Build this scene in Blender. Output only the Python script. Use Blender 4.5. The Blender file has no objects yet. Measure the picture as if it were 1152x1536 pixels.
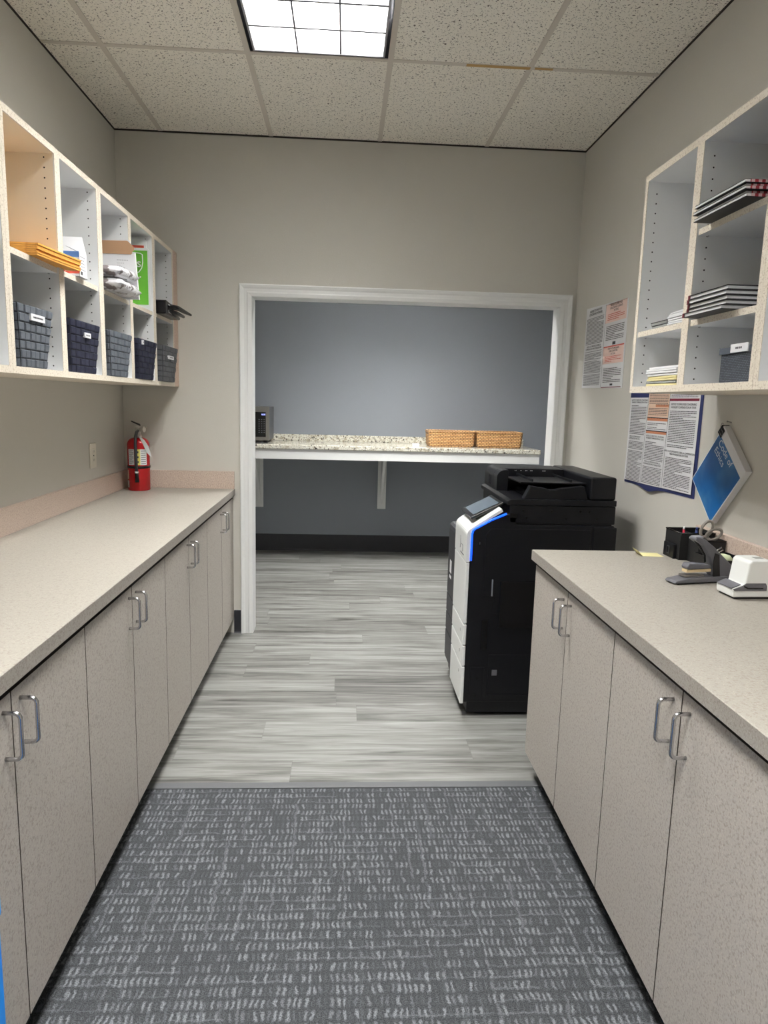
import bpy, bmesh, math, random
from mathutils import Matrix, Vector
random.seed(7)
SC = bpy.context.scene
COL = SC.collection

# ------------------------------------------------------------------ camera
PITCH, YAW, ROLL, EYE, FPX = -0.15720458, -0.05903989, 0.02625868, 1.4449947, 1045.389473
cy_, sy_, cp_, sp_ = math.cos(YAW), math.sin(YAW), math.cos(PITCH), math.sin(PITCH)
fw = Vector((-sy_*cp_, cy_*cp_, sp_)); rt = Vector((cy_, sy_, 0)); up = rt.cross(fw)
cr_, sr_ = math.cos(ROLL), math.sin(ROLL)
rt2 = rt*cr_ + up*sr_; up2 = -rt*sr_ + up*cr_
cd = bpy.data.cameras.new('camera'); cam = bpy.data.objects.new('camera', cd); COL.objects.link(cam)
cam.matrix_world = Matrix(((rt2.x, up2.x, -fw.x, 0), (rt2.y, up2.y, -fw.y, 0), (rt2.z, up2.z, -fw.z, EYE), (0, 0, 0, 1)))
cd.sensor_fit = 'VERTICAL'; cd.sensor_height = 36; cd.lens = FPX/1536*36; cd.clip_start = 0.02
SC.camera = cam
SC.view_settings.view_transform = 'Standard'; SC.view_settings.look = 'None'
SC.view_settings.gamma = 1; SC.view_settings.use_curve_mapping = False
SC.view_settings.exposure = 0.17
LAMP_MAIN, LAMP_REAR, LAMP_FAR = 66.0, 90.0, 98.0
w = bpy.data.worlds.new('world'); SC.world = w; w.use_nodes = True
w.node_tree.nodes['Background'].inputs[0].default_value = (0.9, 0.92, 1, 1)
w.node_tree.nodes['Background'].inputs[1].default_value = 0.03

# ------------------------------------------------------------------ materials
def s2l(c): return tuple(((v/255)/12.92 if v/255 <= .04045 else ((v/255+.055)/1.055)**2.4) for v in c)
def mk(name):
    m = bpy.data.materials.new(name); m.use_nodes = True
    nt = m.node_tree; b = nt.nodes['Principled BSDF']
    return m, nt, b
def N(nt, t, **kw):
    n = nt.nodes.new(t)
    for k, v in kw.items():
        if k.startswith('i_'): n.inputs[k[2:].replace('_', ' ')].default_value = v
        else: setattr(n, k, v)
    return n
def mat(name, rgb, rough=.6, metal=0, spec=None, speck=None, bump=None, emit=0, trans=0):
    """rgb albedo as sRGB; speck=(scale, rgb2, lo, hi); bump=(scale, strength, dist)"""
    m, nt, b = mk(name); L = nt.links
    c = (*s2l(rgb), 1)
    b.inputs['Base Color'].default_value = c; b.inputs['Roughness'].default_value = rough
    b.inputs['Metallic'].default_value = metal
    if spec is not None: b.inputs['Specular IOR Level'].default_value = spec
    if trans: b.inputs['Transmission Weight'].default_value = trans
    if emit: b.inputs['Emission Color'].default_value = c; b.inputs['Emission Strength'].default_value = emit
    if speck or bump: tc = N(nt, 'ShaderNodeTexCoord')
    if speck:
        src = c
        sp = speck if isinstance(speck, list) else [speck]
        prev = None
        for s, rgb2, lo, hi in sp:
            no = N(nt, 'ShaderNodeTexNoise', i_Scale=s, i_Detail=2.0, i_Roughness=.6)
            L.new(tc.outputs['Object'], no.inputs['Vector'])
            r = N(nt, 'ShaderNodeMapRange'); r.inputs['From Min'].default_value = lo; r.inputs['From Max'].default_value = hi
            L.new(no.outputs['Fac'], r.inputs['Value'])
            mx = N(nt, 'ShaderNodeMix', data_type='RGBA')
            L.new(r.outputs[0], mx.inputs[0])
            if prev is None: mx.inputs[6].default_value = c
            else: L.new(prev, mx.inputs[6])
            mx.inputs[7].default_value = (*s2l(rgb2), 1)
            prev = mx.outputs[2]
        L.new(prev, b.inputs['Base Color'])
    if bump:
        no = N(nt, 'ShaderNodeTexNoise', i_Scale=bump[0], i_Detail=3.0)
        L.new(tc.outputs['Object'], no.inputs['Vector'])
        bu = N(nt, 'ShaderNodeBump', i_Strength=bump[1], i_Distance=bump[2])
        L.new(no.outputs['Fac'], bu.inputs['Height']); L.new(bu.outputs[0], b.inputs['Normal'])
    return m

LAM = [(150, (154, 144, 136), .50, .64), (260, (192, 186, 175), .56, .70)]
M_lam = mat('laminate', (177, 171, 163), .45, speck=LAM)
M_top = mat('worktop_laminate', (157, 153, 144), .42, speck=[(170, (142, 134, 125), .52, .66), (300, (176, 171, 160), .58, .7)])
M_gapshade = mat('door_gap_shade', (62, 54, 47), .6)  # shade of the door gaps as a colour, for the door edges
M_fedge_shade = mat('front_edge_shade', (150, 145, 137), .5, speck=[(170, (132, 124, 116), .50, .64), (300, (172, 166, 157), .56, .7)])  # worktop laminate greyed, the shade on its front edge put into the colour
M_splash = mat('splash_laminate', (198, 180, 167), .5, speck=[(170, (178, 156, 143), .50, .62), (300, (222, 206, 190), .56, .68)])
M_edge = mat('edge_band', (228, 219, 203), .5, speck=[(170, (196, 182, 164), .52, .66)])
M_filler = mat('filler_laminate', (205, 180, 163), .5, speck=[(170, (184, 154, 138), .50, .62)])
M_mel = mat('white_melamine', (236, 237, 237), .4)
M_bounce = mat('bounce_melamine', (238, 228, 209), .4)  # melamine with warm bounce light painted into its colour
M_hole_gap = mat('pin_hole_gap_shade', (18, 17, 16), .8)  # pin holes, and painted shade behind the door gaps
M_dark = mat('dark_kick', (26, 26, 30), .7)  # plain dark tone of toe kicks and lamp housings
M_wall = mat('wall_paint', (203, 200, 192), .75, bump=(170, .35, .0015))
M_wallfar = mat('far_wall_paint', (136, 141, 149), .75, bump=(170, .35, .0015))
M_trim = mat('white_trim', (234, 235, 234), .4)
M_base = mat('cove_base', (38, 38, 44), .5)
M_grid = mat('ceiling_grid', (214, 206, 194), .6)
M_black = mat('black_plastic', (11, 12, 17), .4, spec=.35, bump=(900, .12, .0004))
M_blk2 = mat('black_plastic_smooth', (11, 11, 14), .25)
M_dgrey = mat('dark_grey_plastic', (52, 53, 57), .5)
M_mgrey = mat('mid_grey_plastic', (96, 96, 102), .45)
M_white = mat('white_plastic', (234, 236, 234), .35)
M_paper = mat('paper', (226, 226, 228), .8)
M_ink = mat('ink', (62, 62, 66), .9)
M_inkh = mat('heading_ink', (22, 22, 26), .9)
M_navy = mat('navy_print', (36, 44, 92), .7)
M_maroon = mat('maroon_print', (120, 30, 52), .7)
M_peach = mat('peach_print', (222, 190, 168), .8)
M_pink = mat('pink_print', (232, 204, 194), .8)
M_redp = mat('red_print', (190, 74, 58), .8)
M_brick = mat('brick_print', (196, 128, 96), .8)
M_chrome = mat('chrome', (205, 205, 208), .18, 1)
M_steel = mat('brushed_steel', (150, 148, 144), .35, .85)
M_alu = mat('cast_aluminium', (196, 192, 184), .35, .3)
M_glass = mat('dark_glass', (8, 8, 11), .08)
M_red = mat('extinguisher_red', (178, 12, 22), .25)
M_yel = mat('label_yellow', (226, 214, 110), .6)
M_green = mat('mailer_green', (98, 172, 52), .45)
M_cardb = mat('kraft_card', (168, 132, 100), .8)
M_manila = mat('manila', (222, 160, 72), .6, speck=(60, (206, 140, 56), .45, .65))
M_blueband = mat('blue_band', (92, 134, 196), .5)
M_redband = mat('red_band', (222, 84, 60), .5)
M_bgrey = mat('woven_grey', (92, 98, 106), .7, speck=(900, (70, 76, 84), .45, .6))
M_bgrey2 = mat('woven_charcoal', (86, 88, 92), .7, speck=(900, (64, 66, 70), .45, .6))
M_bnavy = mat('woven_navy', (16, 22, 50), .7, speck=(900, (11, 14, 36), .45, .6))
M_bdark = mat('woven_gap', (22, 24, 28), .9)
M_bin = mat('bright_blue_plastic', (8, 150, 255), .4)
M_cover = mat('cover_blue', (34, 104, 172), .35, speck=[(9, (84, 142, 190), .5, .75), (4, (22, 72, 130), .5, .7)])
M_silver = mat('silver_film', (190, 190, 196), .25, .5, bump=(60, 1, .006))
M_screen = mat('display_glass', (96, 108, 120), .2)
M_plate = mat('ivory_plate', (226, 221, 208), .4)
M_ygreen = mat('pale_green_rubber', (206, 216, 180), .6)
M_tan = mat('stained_tan', (190, 152, 92), .7)
M_brass = mat('staple_tan', (206, 184, 146), .4)
M_note = mat('note_yellow', (226, 218, 160), .8)
M_blackcov = mat('black_cover', (20, 18, 22), .5)
M_burg = mat('burgundy_cover', (92, 22, 34), .5)
M_cream2 = mat('cream_paper', (226, 214, 160), .8)
M_greyp = mat('grey_paper', (150, 152, 148), .8)
M_penr = mat('pen_red', (200, 40, 70), .4)
M_penb = mat('pen_blue', (40, 60, 130), .4)
M_gasket = mat('lens_dark', (44, 40, 40), .5)

def led(name, rgb, s):
    m, nt, b = mk(name); b.inputs['Base Color'].default_value = (*s2l(rgb), 1)
    b.inputs['Emission Color'].default_value = (*s2l(rgb), 1); b.inputs['Emission Strength'].default_value = s
    return m
M_led = led('blue_led', (18, 84, 255), 1.5)
M_disp = led('blue_digits', (150, 160, 255), 2.0)
def lampmat(s):
    m, nt, b = mk('lamp_panel'); b.inputs['Base Color'].default_value = (.9, .9, .9, 1)
    b.inputs['Emission Color'].default_value = (1.0, .99, .965, 1); b.inputs['Emission Strength'].default_value = s
    return m
M_reflect = mat('lamp_reflector', (215, 215, 214), .3, .9)

def checkmat():
    m, nt, b = mk('red_check'); L = nt.links
    tc = N(nt, 'ShaderNodeTexCoord'); ck = N(nt, 'ShaderNodeTexChecker', i_Scale=110)
    ck.inputs['Color1'].default_value = (*s2l((150, 40, 52)), 1); ck.inputs['Color2'].default_value = (*s2l((206, 178, 182)), 1)
    L.new(tc.outputs['Object'], ck.inputs['Vector']); L.new(ck.outputs[0], b.inputs['Base Color'])
    return m
M_check = checkmat()

def tilemat():
    m, nt, b = mk('ceiling_tile'); L = nt.links
    tc = N(nt, 'ShaderNodeTexCoord')
    n1 = N(nt, 'ShaderNodeTexNoise', i_Scale=105, i_Detail=3.0, i_Roughness=.55, i_Distortion=.6)
    vo = N(nt, 'ShaderNodeTexVoronoi', i_Scale=140)
    L.new(tc.outputs['Object'], n1.inputs['Vector']); L.new(tc.outputs['Object'], vo.inputs['Vector'])
    r1 = N(nt, 'ShaderNodeMapRange'); r1.inputs[1].default_value = .60; r1.inputs[2].default_value = .65
    L.new(n1.outputs['Fac'], r1.inputs[0])
    r2 = N(nt, 'ShaderNodeMapRange'); r2.inputs[1].default_value = .26; r2.inputs[2].default_value = .16
    L.new(vo.outputs['Distance'], r2.inputs[0])
    rr = N(nt, 'ShaderNodeMath', operation='GREATER_THAN'); rr.inputs[1].default_value = .52
    sp = N(nt, 'ShaderNodeSeparateColor'); L.new(vo.outputs['Color'], sp.inputs[0]); L.new(sp.outputs[0], rr.inputs[0])
    mu = N(nt, 'ShaderNodeMath', operation='MULTIPLY'); L.new(r2.outputs[0], mu.inputs[0]); L.new(rr.outputs[0], mu.inputs[1])
    ma = N(nt, 'ShaderNodeMath', operation='MAXIMUM'); L.new(mu.outputs[0], ma.inputs[0]); L.new(r1.outputs[0], ma.inputs[1])
    mx = N(nt, 'ShaderNodeMix', data_type='RGBA'); L.new(ma.outputs[0], mx.inputs[0])
    mx.inputs[6].default_value = (*s2l((248, 243, 232)), 1); mx.inputs[7].default_value = (*s2l((92, 84, 74)), 1)
    L.new(mx.outputs[2], b.inputs['Base Color']); b.inputs['Roughness'].default_value = .9
    return m
M_tile = tilemat()

def granite():
    m, nt, b = mk('granite'); L = nt.links
    tc = N(nt, 'ShaderNodeTexCoord'); b.inputs['Roughness'].default_value = .12
    prev = None; base = (*s2l((226, 224, 212)), 1)
    for s, c, lo, hi in ((26, (178, 170, 150), .5, .62), (60, (82, 74, 68), .56, .62), (110, (140, 122, 96), .56, .64), (34, (40, 38, 38), .61, .65)):
        no = N(nt, 'ShaderNodeTexNoise', i_Scale=s, i_Detail=4.0, i_Roughness=.65); L.new(tc.outputs['Object'], no.inputs['Vector'])
        r = N(nt, 'ShaderNodeMapRange'); r.inputs[1].default_value = lo; r.inputs[2].default_value = hi; L.new(no.outputs['Fac'], r.inputs[0])
        mx = N(nt, 'ShaderNodeMix', data_type='RGBA'); L.new(r.outputs[0], mx.inputs[0])
        if prev: L.new(prev, mx.inputs[6])
        else: mx.inputs[6].default_value = base
        mx.inputs[7].default_value = (*s2l(c), 1); prev = mx.outputs[2]
    L.new(prev, b.inputs['Base Color']); return m
M_gran = granite()

def math_(nt, op, a, b=None, c=None):
    n = nt.nodes.new('ShaderNodeMath'); n.operation = op
    for i, v in enumerate((a, b, c)):
        if v is None: continue
        if isinstance(v, (int, float)): n.inputs[i].default_value = v
        else: nt.links.new(v, n.inputs[i])
    return n.outputs[0]

def vinyl():
    m, nt, b = mk('vinyl_plank'); L = nt.links
    tc = N(nt, 'ShaderNodeTexCoord'); sx = N(nt, 'ShaderNodeSeparateXYZ'); L.new(tc.outputs['Object'], sx.inputs[0])
    X, Y = sx.outputs[0], sx.outputs[1]
    W, LN = .172, 1.22
    yr = math_(nt, 'DIVIDE', math_(nt, 'SUBTRACT', Y, 2.474), W)
    row = math_(nt, 'FLOOR', yr)
    wn = N(nt, 'ShaderNodeTexWhiteNoise', noise_dimensions='1D'); L.new(row, wn.inputs['W'])
    xr = math_(nt, 'ADD', math_(nt, 'DIVIDE', X, LN), math_(nt, 'MULTIPLY', wn.outputs['Value'], 3.7))
    colm = math_(nt, 'FLOOR', xr)
    cell = N(nt, 'ShaderNodeCombineXYZ'); L.new(row, cell.inputs[0]); L.new(colm, cell.inputs[1])
    w2 = N(nt, 'ShaderNodeTexWhiteNoise', noise_dimensions='3D'); L.new(cell.outputs[0], w2.inputs['Vector'])
    # grain, stretched along x, shifted per plank
    gv = N(nt, 'ShaderNodeCombineXYZ')
    L.new(math_(nt, 'ADD', math_(nt, 'MULTIPLY', X, 1.6), math_(nt, 'MULTIPLY', w2.outputs['Value'], 37)), gv.inputs[0])
    L.new(math_(nt, 'MULTIPLY', Y, 26), gv.inputs[1]); L.new(math_(nt, 'MULTIPLY', w2.outputs['Value'], 11), gv.inputs[2])
    g1 = N(nt, 'ShaderNodeTexNoise', i_Scale=1.0, i_Detail=6.0, i_Roughness=.62, i_Distortion=.7); L.new(gv.outputs[0], g1.inputs['Vector'])
    gv2 = N(nt, 'ShaderNodeCombineXYZ')
    L.new(math_(nt, 'ADD', math_(nt, 'MULTIPLY', X, 8), math_(nt, 'MULTIPLY', w2.outputs['Value'], 50)), gv2.inputs[0])
    L.new(math_(nt, 'MULTIPLY', Y, 260), gv2.inputs[1])
    g2 = N(nt, 'ShaderNodeTexNoise', i_Scale=1.0, i_Detail=3.0); L.new(gv2.outputs[0], g2.inputs['Vector'])
    v = math_(nt, 'ADD', math_(nt, 'MULTIPLY', g1.outputs['Fac'], .80), math_(nt, 'MULTIPLY', g2.outputs['Fac'], .20))
    v = math_(nt, 'ADD', v, math_(nt, 'MULTIPLY', math_(nt, 'SUBTRACT', w2.outputs['Value'], .5), .10))
    cr = N(nt, 'ShaderNodeValToRGB'); L.new(v, cr.inputs[0]); e = cr.color_ramp.elements
    e[0].position = .30; e[0].color = (*s2l((52, 50, 48)), 1); e[1].position = .68; e[1].color = (*s2l((150, 151, 148)), 1)
    k = e.new(.45); k.color = (*s2l((106, 106, 102)), 1)
    # joints
    fy = math_(nt, 'FRACT', yr); fx = math_(nt, 'FRACT', xr)
    jy = math_(nt, 'LESS_THAN', fy, .011); jx = math_(nt, 'LESS_THAN', fx, .0022)
    j = math_(nt, 'MAXIMUM', jy, jx)
    mx = N(nt, 'ShaderNodeMix', data_type='RGBA'); L.new(math_(nt, 'MULTIPLY', j, .35), mx.inputs[0]); L.new(cr.outputs[0], mx.inputs[6])
    mx.inputs[7].default_value = (*s2l((84, 82, 80)), 1)
    L.new(mx.outputs[2], b.inputs['Base Color']); b.inputs['Roughness'].default_value = .42
    return m
M_vinyl = vinyl()

def carpet():
    m, nt, b = mk('carpet_loop'); L = nt.links
    tc = N(nt, 'ShaderNodeTexCoord'); sx = N(nt, 'ShaderNodeSeparateXYZ'); L.new(tc.outputs['Object'], sx.inputs[0])
    wob = N(nt, 'ShaderNodeTexNoise', i_Scale=120, i_Detail=3.0); L.new(tc.outputs['Object'], wob.inputs['Vector'])
    ws = N(nt, 'ShaderNodeSeparateColor'); L.new(wob.outputs['Color'], ws.inputs[0])
    def wb(sock, k): return math_(nt, 'MULTIPLY', math_(nt, 'SUBTRACT', sock, .5), k)
    wob2 = N(nt, 'ShaderNodeTexNoise', i_Scale=22, i_Detail=1.0); L.new(tc.outputs['Object'], wob2.inputs['Vector'])
    ws2 = N(nt, 'ShaderNodeSeparateColor'); L.new(wob2.outputs['Color'], ws2.inputs[0])
    X = math_(nt, 'ADD', sx.outputs[0], math_(nt, 'ADD', wb(ws.outputs[0], .011), wb(ws2.outputs[0], .022)))
    Y = math_(nt, 'ADD', sx.outputs[1], math_(nt, 'ADD', wb(ws.outputs[1], .013), wb(ws2.outputs[1], .014)))
    def dashes(px, py, wx, wy, thr, seed, soft=.16):
        xr = math_(nt, 'ADD', math_(nt, 'DIVIDE', X, px), seed); yr = math_(nt, 'ADD', math_(nt, 'DIVIDE', Y, py), seed*.37)
        cv = N(nt, 'ShaderNodeCombineXYZ'); L.new(math_(nt, 'FLOOR', xr), cv.inputs[0]); L.new(math_(nt, 'FLOOR', yr), cv.inputs[1]); cv.inputs[2].default_value = seed
        wn = N(nt, 'ShaderNodeTexWhiteNoise', noise_dimensions='3D'); L.new(cv.outputs[0], wn.inputs['Vector'])
        on = N(nt, 'ShaderNodeMapRange'); L.new(wn.outputs['Value'], on.inputs[0]); on.inputs[1].default_value = thr; on.inputs[2].default_value = thr+.5; on.inputs[3].default_value = .12; on.inputs[4].default_value = 1
        def win(f, wd):
            d = math_(nt, 'ABSOLUTE', math_(nt, 'SUBTRACT', math_(nt, 'FRACT', f), .5))
            q = N(nt, 'ShaderNodeMapRange'); L.new(d, q.inputs[0]); q.inputs[1].default_value = min(.5, wd/2+soft); q.inputs[2].default_value = wd/2-soft*.6
            return q.outputs[0]
        return math_(nt, 'MULTIPLY', on.outputs[0], math_(nt, 'MULTIPLY', win(xr, wx), win(yr, wy)))
    a = dashes(.0150, .036, .38, .62, .22, 3.0)
    c = dashes(.13, .036, .96, .12, .35, 9.0, .06)
    d = dashes(.042, .21, .14, .98, .45, 5.0, .05)
    ff = math_(nt, 'MAXIMUM', a, math_(nt, 'MULTIPLY', math_(nt, 'MAXIMUM', c, d), .42))
    fine = N(nt, 'ShaderNodeTexNoise', i_Scale=330, i_Detail=2.0); L.new(tc.outputs['Object'], fine.inputs['Vector'])
    ff = math_(nt, 'MULTIPLY', ff, math_(nt, 'SUBTRACT', math_(nt, 'MULTIPLY', fine.outputs['Fac'], 2.6), .45))
    mx = N(nt, 'ShaderNodeMix', data_type='RGBA'); mx.clamp_factor = True; L.new(ff, mx.inputs[0])
    rm = N(nt, 'ShaderNodeValToRGB'); L.new(fine.outputs['Fac'], rm.inputs[0])
    rm.color_ramp.elements[0].position = .34; rm.color_ramp.elements[0].color = (*s2l((34, 36, 39)), 1)
    rm.color_ramp.elements[1].position = .66; rm.color_ramp.elements[1].color = (*s2l((70, 73, 76)), 1)
    L.new(rm.outputs[0], mx.inputs[6]); mx.inputs[7].default_value = (*s2l((118, 121, 125)), 1)
    L.new(mx.outputs[2], b.inputs['Base Color']); b.inputs['Roughness'].default_value = .95
    bu = N(nt, 'ShaderNodeBump', i_Strength=.6, i_Distance=.004); L.new(fine.outputs['Fac'], bu.inputs['Height']); L.new(bu.outputs[0], b.inputs['Normal'])
    return m
M_carpet = carpet()

def wicker():
    m, nt, b = mk('wicker'); L = nt.links
    tc = N(nt, 'ShaderNodeTexCoord'); mp = N(nt, 'ShaderNodeMapping'); mp.inputs['Rotation'].default_value = (math.pi/2, 0, 0)
    L.new(tc.outputs['Object'], mp.inputs[0])
    br = N(nt, 'ShaderNodeTexBrick', i_Scale=1.0); br.inputs['Brick Width'].default_value = .030; br.inputs['Row Height'].default_value = .0135
    br.inputs['Mortar Size'].default_value = .0030; br.inputs['Mortar Smooth'].default_value = .6
    br.inputs['Color1'].default_value = (*s2l((236, 190, 132)), 1); br.inputs['Color2'].default_value = (*s2l((214, 162, 104)), 1)
    br.inputs['Mortar'].default_value = (*s2l((96, 56, 30)), 1)
    L.new(mp.outputs[0], br.inputs['Vector']); L.new(br.outputs['Color'], b.inputs['Base Color'])
    bu = N(nt, 'ShaderNodeBump', i_Strength=.8, i_Distance=.004); bu.invert = True; L.new(br.outputs['Fac'], bu.inputs['Height']); L.new(bu.outputs[0], b.inputs['Normal'])
    return m
M_wick = wicker()
def finewicker():
    m, nt, b = mk('ribbed_weave'); L = nt.links
    tc = N(nt, 'ShaderNodeTexCoord'); mp = N(nt, 'ShaderNodeMapping'); mp.inputs['Rotation'].default_value = (0, math.pi/2, 0)
    sx = N(nt, 'ShaderNodeSeparateXYZ'); L.new(tc.outputs['Object'], sx.inputs[0]); cx = N(nt, 'ShaderNodeCombineXYZ')
    L.new(math_(nt, 'ADD', sx.outputs[1], sx.outputs[0]), cx.inputs[0]); L.new(sx.outputs[2], cx.inputs[1])
    br = N(nt, 'ShaderNodeTexBrick', i_Scale=1.0); br.inputs['Brick Width'].default_value = .008; br.inputs['Row Height'].default_value = .0045
    br.inputs['Mortar Size'].default_value = .0011
    br.inputs['Color1'].default_value = (*s2l((100, 106, 114)), 1); br.inputs['Color2'].default_value = (*s2l((72, 78, 88)), 1)
    br.inputs['Mortar'].default_value = (*s2l((36, 40, 48)), 1)
    L.new(cx.outputs[0], br.inputs['Vector']); L.new(br.outputs['Color'], b.inputs['Base Color'])
    return m
M_rib = finewicker()

# ------------------------------------------------------------------ geometry helpers
WM = {}
class MB:
    def __init__(s, T=None): s.bm = bmesh.new(); s.T = T or Matrix()
    def v(s, p): return s.bm.verts.new(s.T @ Vector(p))
    def f(s, vs, mi=0, smooth=False):
        try: fc = s.bm.faces.new(vs)
        except ValueError: return None
        fc.material_index = mi; fc.smooth = smooth; return fc
    def quad(s, pts, mi=0): return s.f([s.v(p) for p in pts], mi)
    def _bev(s, faces, bev, seg=2):
        es = list({e for f in faces for e in f.edges})
        bmesh.ops.bevel(s.bm, geom=es, offset=bev, segments=seg, affect='EDGES', profile=.5, clamp_overlap=True)
    def hexa(s, p, mi=0, bev=0, seg=2):
        """8 points: bottom 4 ccw, top 4 ccw"""
        q = [s.v(a) for a in p]
        fs = [s.f([q[i] for i in ix], mi) for ix in ((3, 2, 1, 0), (4, 5, 6, 7), (0, 1, 5, 4), (1, 2, 6, 5), (2, 3, 7, 6), (3, 0, 4, 7))]
        if bev: s._bev(fs, bev, seg)
        return fs
    def box(s, x0, x1, y0, y1, z0, z1, mi=0, bev=0, seg=2):
        x0, x1 = sorted((x0, x1)); y0, y1 = sorted((y0, y1)); z0, z1 = sorted((z0, z1))
        return s.hexa([(x0, y0, z0), (x1, y0, z0), (x1, y1, z0), (x0, y1, z0), (x0, y0, z1), (x1, y0, z1), (x1, y1, z1), (x0, y1, z1)], mi, bev, seg)
    def prism(s, pts, ax, a0, a1, mi=0, bev=0, smooth=False):
        """pts 2-D polygon in the plane normal to axis ax ('x':(y,z) 'y':(x,z) 'z':(x,y))"""
        def P(p, a): return {'x': (a, p[0], p[1]), 'y': (p[0], a, p[1]), 'z': (p[0], p[1], a)}[ax]
        A = [s.v(P(p, a0)) for p in pts]; B = [s.v(P(p, a1)) for p in pts]; n = len(pts)
        fs = [s.f(A[::-1], mi), s.f(B, mi)]
        for i in range(n): fs.append(s.f([A[i], A[(i+1) % n], B[(i+1) % n], B[i]], mi, smooth))
        fs = [f for f in fs if f]
        bmesh.ops.recalc_face_normals(s.bm, faces=fs)
        if bev: s._bev(fs, bev)
        return fs
    def tube(s, pts, r, seg=10, mi=0, closed=False, caps=True):
        pts = [Vector(p) for p in pts]; n = len(pts); rings = []
        ref = None
        for i, p in enumerate(pts):
            a = pts[(i-1) % n] if (i > 0 or closed) else p; b = pts[(i+1) % n] if (i < n-1 or closed) else p
            t = (b-a).normalized()
            if ref is None: ref = Vector((0, 0, 1)) if abs(t.z) < .9 else Vector((1, 0, 0))
            u = (ref - t*ref.dot(t))
            u = u.normalized() if u.length > 1e-6 else t.orthogonal().normalized()
            ref = u; w_ = t.cross(u)
            rr = r[i] if isinstance(r, (list, tuple)) else r
            rings.append([s.v(p + (u*math.cos(k*2*math.pi/seg) + w_*math.sin(k*2*math.pi/seg))*rr) for k in range(seg)])
        for i in range(n if closed else n-1):
            A, B = rings[i], rings[(i+1) % n]
            for k in range(seg): s.f([A[k], A[(k+1) % seg], B[(k+1) % seg], B[k]], mi, True)
        if caps and not closed: s.f(rings[0][::-1], mi); s.f(rings[-1], mi)
    def lathe(s, c, prof, seg=32, mi=0, a0=0, a1=None, smooth=True):
        """prof list of (r, z)"""
        full = a1 is None; a1 = 2*math.pi if full else a1
        n = seg if full else seg+1
        rings = [[s.v((c[0]+r*math.cos(a0+(a1-a0)*k/seg), c[1]+r*math.sin(a0+(a1-a0)*k/seg), c[2]+z)) for k in range(n)] for r, z in prof]
        for A, B in zip(rings, rings[1:]):
            for k in range(seg if full else seg): s.f([A[k], A[(k+1) % n], B[(k+1) % n], B[k]], mi, smooth)
        if full: s.f(rings[0][::-1], mi); s.f(rings[-1], mi)
    def disc(s, c, ax, r, mi=0, seg=8):
        pts = []
        for k in range(seg):
            a, b = r*math.cos(k*2*math.pi/seg), r*math.sin(k*2*math.pi/seg)
            pts.append({'x': (c[0], c[1]+a, c[2]+b), 'y': (c[0]+a, c[1], c[2]+b), 'z': (c[0]+a, c[1]+b, c[2])}[ax])
        s.quad(pts, mi)
    def done(s, name, mats, parent=None, recalc=True):
        if recalc: bmesh.ops.recalc_face_normals(s.bm, faces=s.bm.faces)
        me = bpy.data.meshes.new(name)
        if parent is None:
            vs = [v.co for v in s.bm.verts]
            c = Vector(((min(v.x for v in vs)+max(v.x for v in vs))/2, (min(v.y for v in vs)+max(v.y for v in vs))/2, min(v.z for v in vs)))
            W = Matrix.Translation(c)
        else: W = WM[parent.name]
        bmesh.ops.transform(s.bm, matrix=W.inverted(), verts=s.bm.verts)
        s.bm.to_mesh(me); s.bm.free()
        for m in (mats if isinstance(mats, (list, tuple)) else [mats]): me.materials.append(m)
        o = bpy.data.objects.new(name, me); COL.objects.link(o)
        if parent is None: o.matrix_world = W
        else: o.parent = parent
        WM[o.name] = W
        return o
def tag(o, label, cat, group=None, kind=None):
    o['label'] = label
    if cat: o['category'] = cat
    if group: o['group'] = group
    if kind: o['kind'] = kind
    return o
def thing(name, label, cat, loc=(0, 0, 0), T=None, group=None):
    o = bpy.data.objects.new(name, None); COL.objects.link(o); o.empty_display_size = .05
    W = T if T is not None else Matrix.Translation(loc)
    o.matrix_world = W; WM[o.name] = W
    return tag(o, label, cat, group)
def struct(o): o['kind'] = 'structure'; return o
def R(deg, ax='Z'): return Matrix.Rotation(math.radians(deg), 4, ax)
def TR(*p): return Matrix.Translation(p)

def textmesh(name, s, size, T, m, parent, depth=.0004, align='CENTER', xs=1.0):
    """text lying in T's local xy plane, made into a mesh"""
    cu = bpy.data.curves.new(name, 'FONT'); cu.body = s; cu.size = size; cu.align_x = align; cu.align_y = 'CENTER'; cu.extrude = depth
    o = bpy.data.objects.new('tmp', cu); COL.objects.link(o)
    bpy.context.view_layer.update()
    me = bpy.data.meshes.new_from_object(o.evaluated_get(bpy.context.evaluated_depsgraph_get()))
    bpy.data.objects.remove(o); me.name = name
    W = WM[parent.name]
    me.transform(W.inverted() @ T @ Matrix.Diagonal((xs, 1, 1, 1)))
    me.materials.clear(); me.materials.append(m)
    o = bpy.data.objects.new(name, me); COL.objects.link(o); o.parent = parent; WM[o.name] = W
    return o
# planes: text facing -x on the right wall (u to -y), facing -y (u to +x), facing +x on the left (u to +y)
def F_negx(x, y, z): return Matrix(((0, 0, -1, x), (-1, 0, 0, y), (0, 1, 0, z), (0, 0, 0, 1)))
def F_posx(x, y, z): return Matrix(((0, 0, 1, x), (1, 0, 0, y), (0, 1, 0, z), (0, 0, 0, 1)))
def F_negy(x, y, z): return Matrix(((1, 0, 0, x), (0, 0, -1, y), (0, 1, 0, z), (0, 0, 0, 1)))

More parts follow.
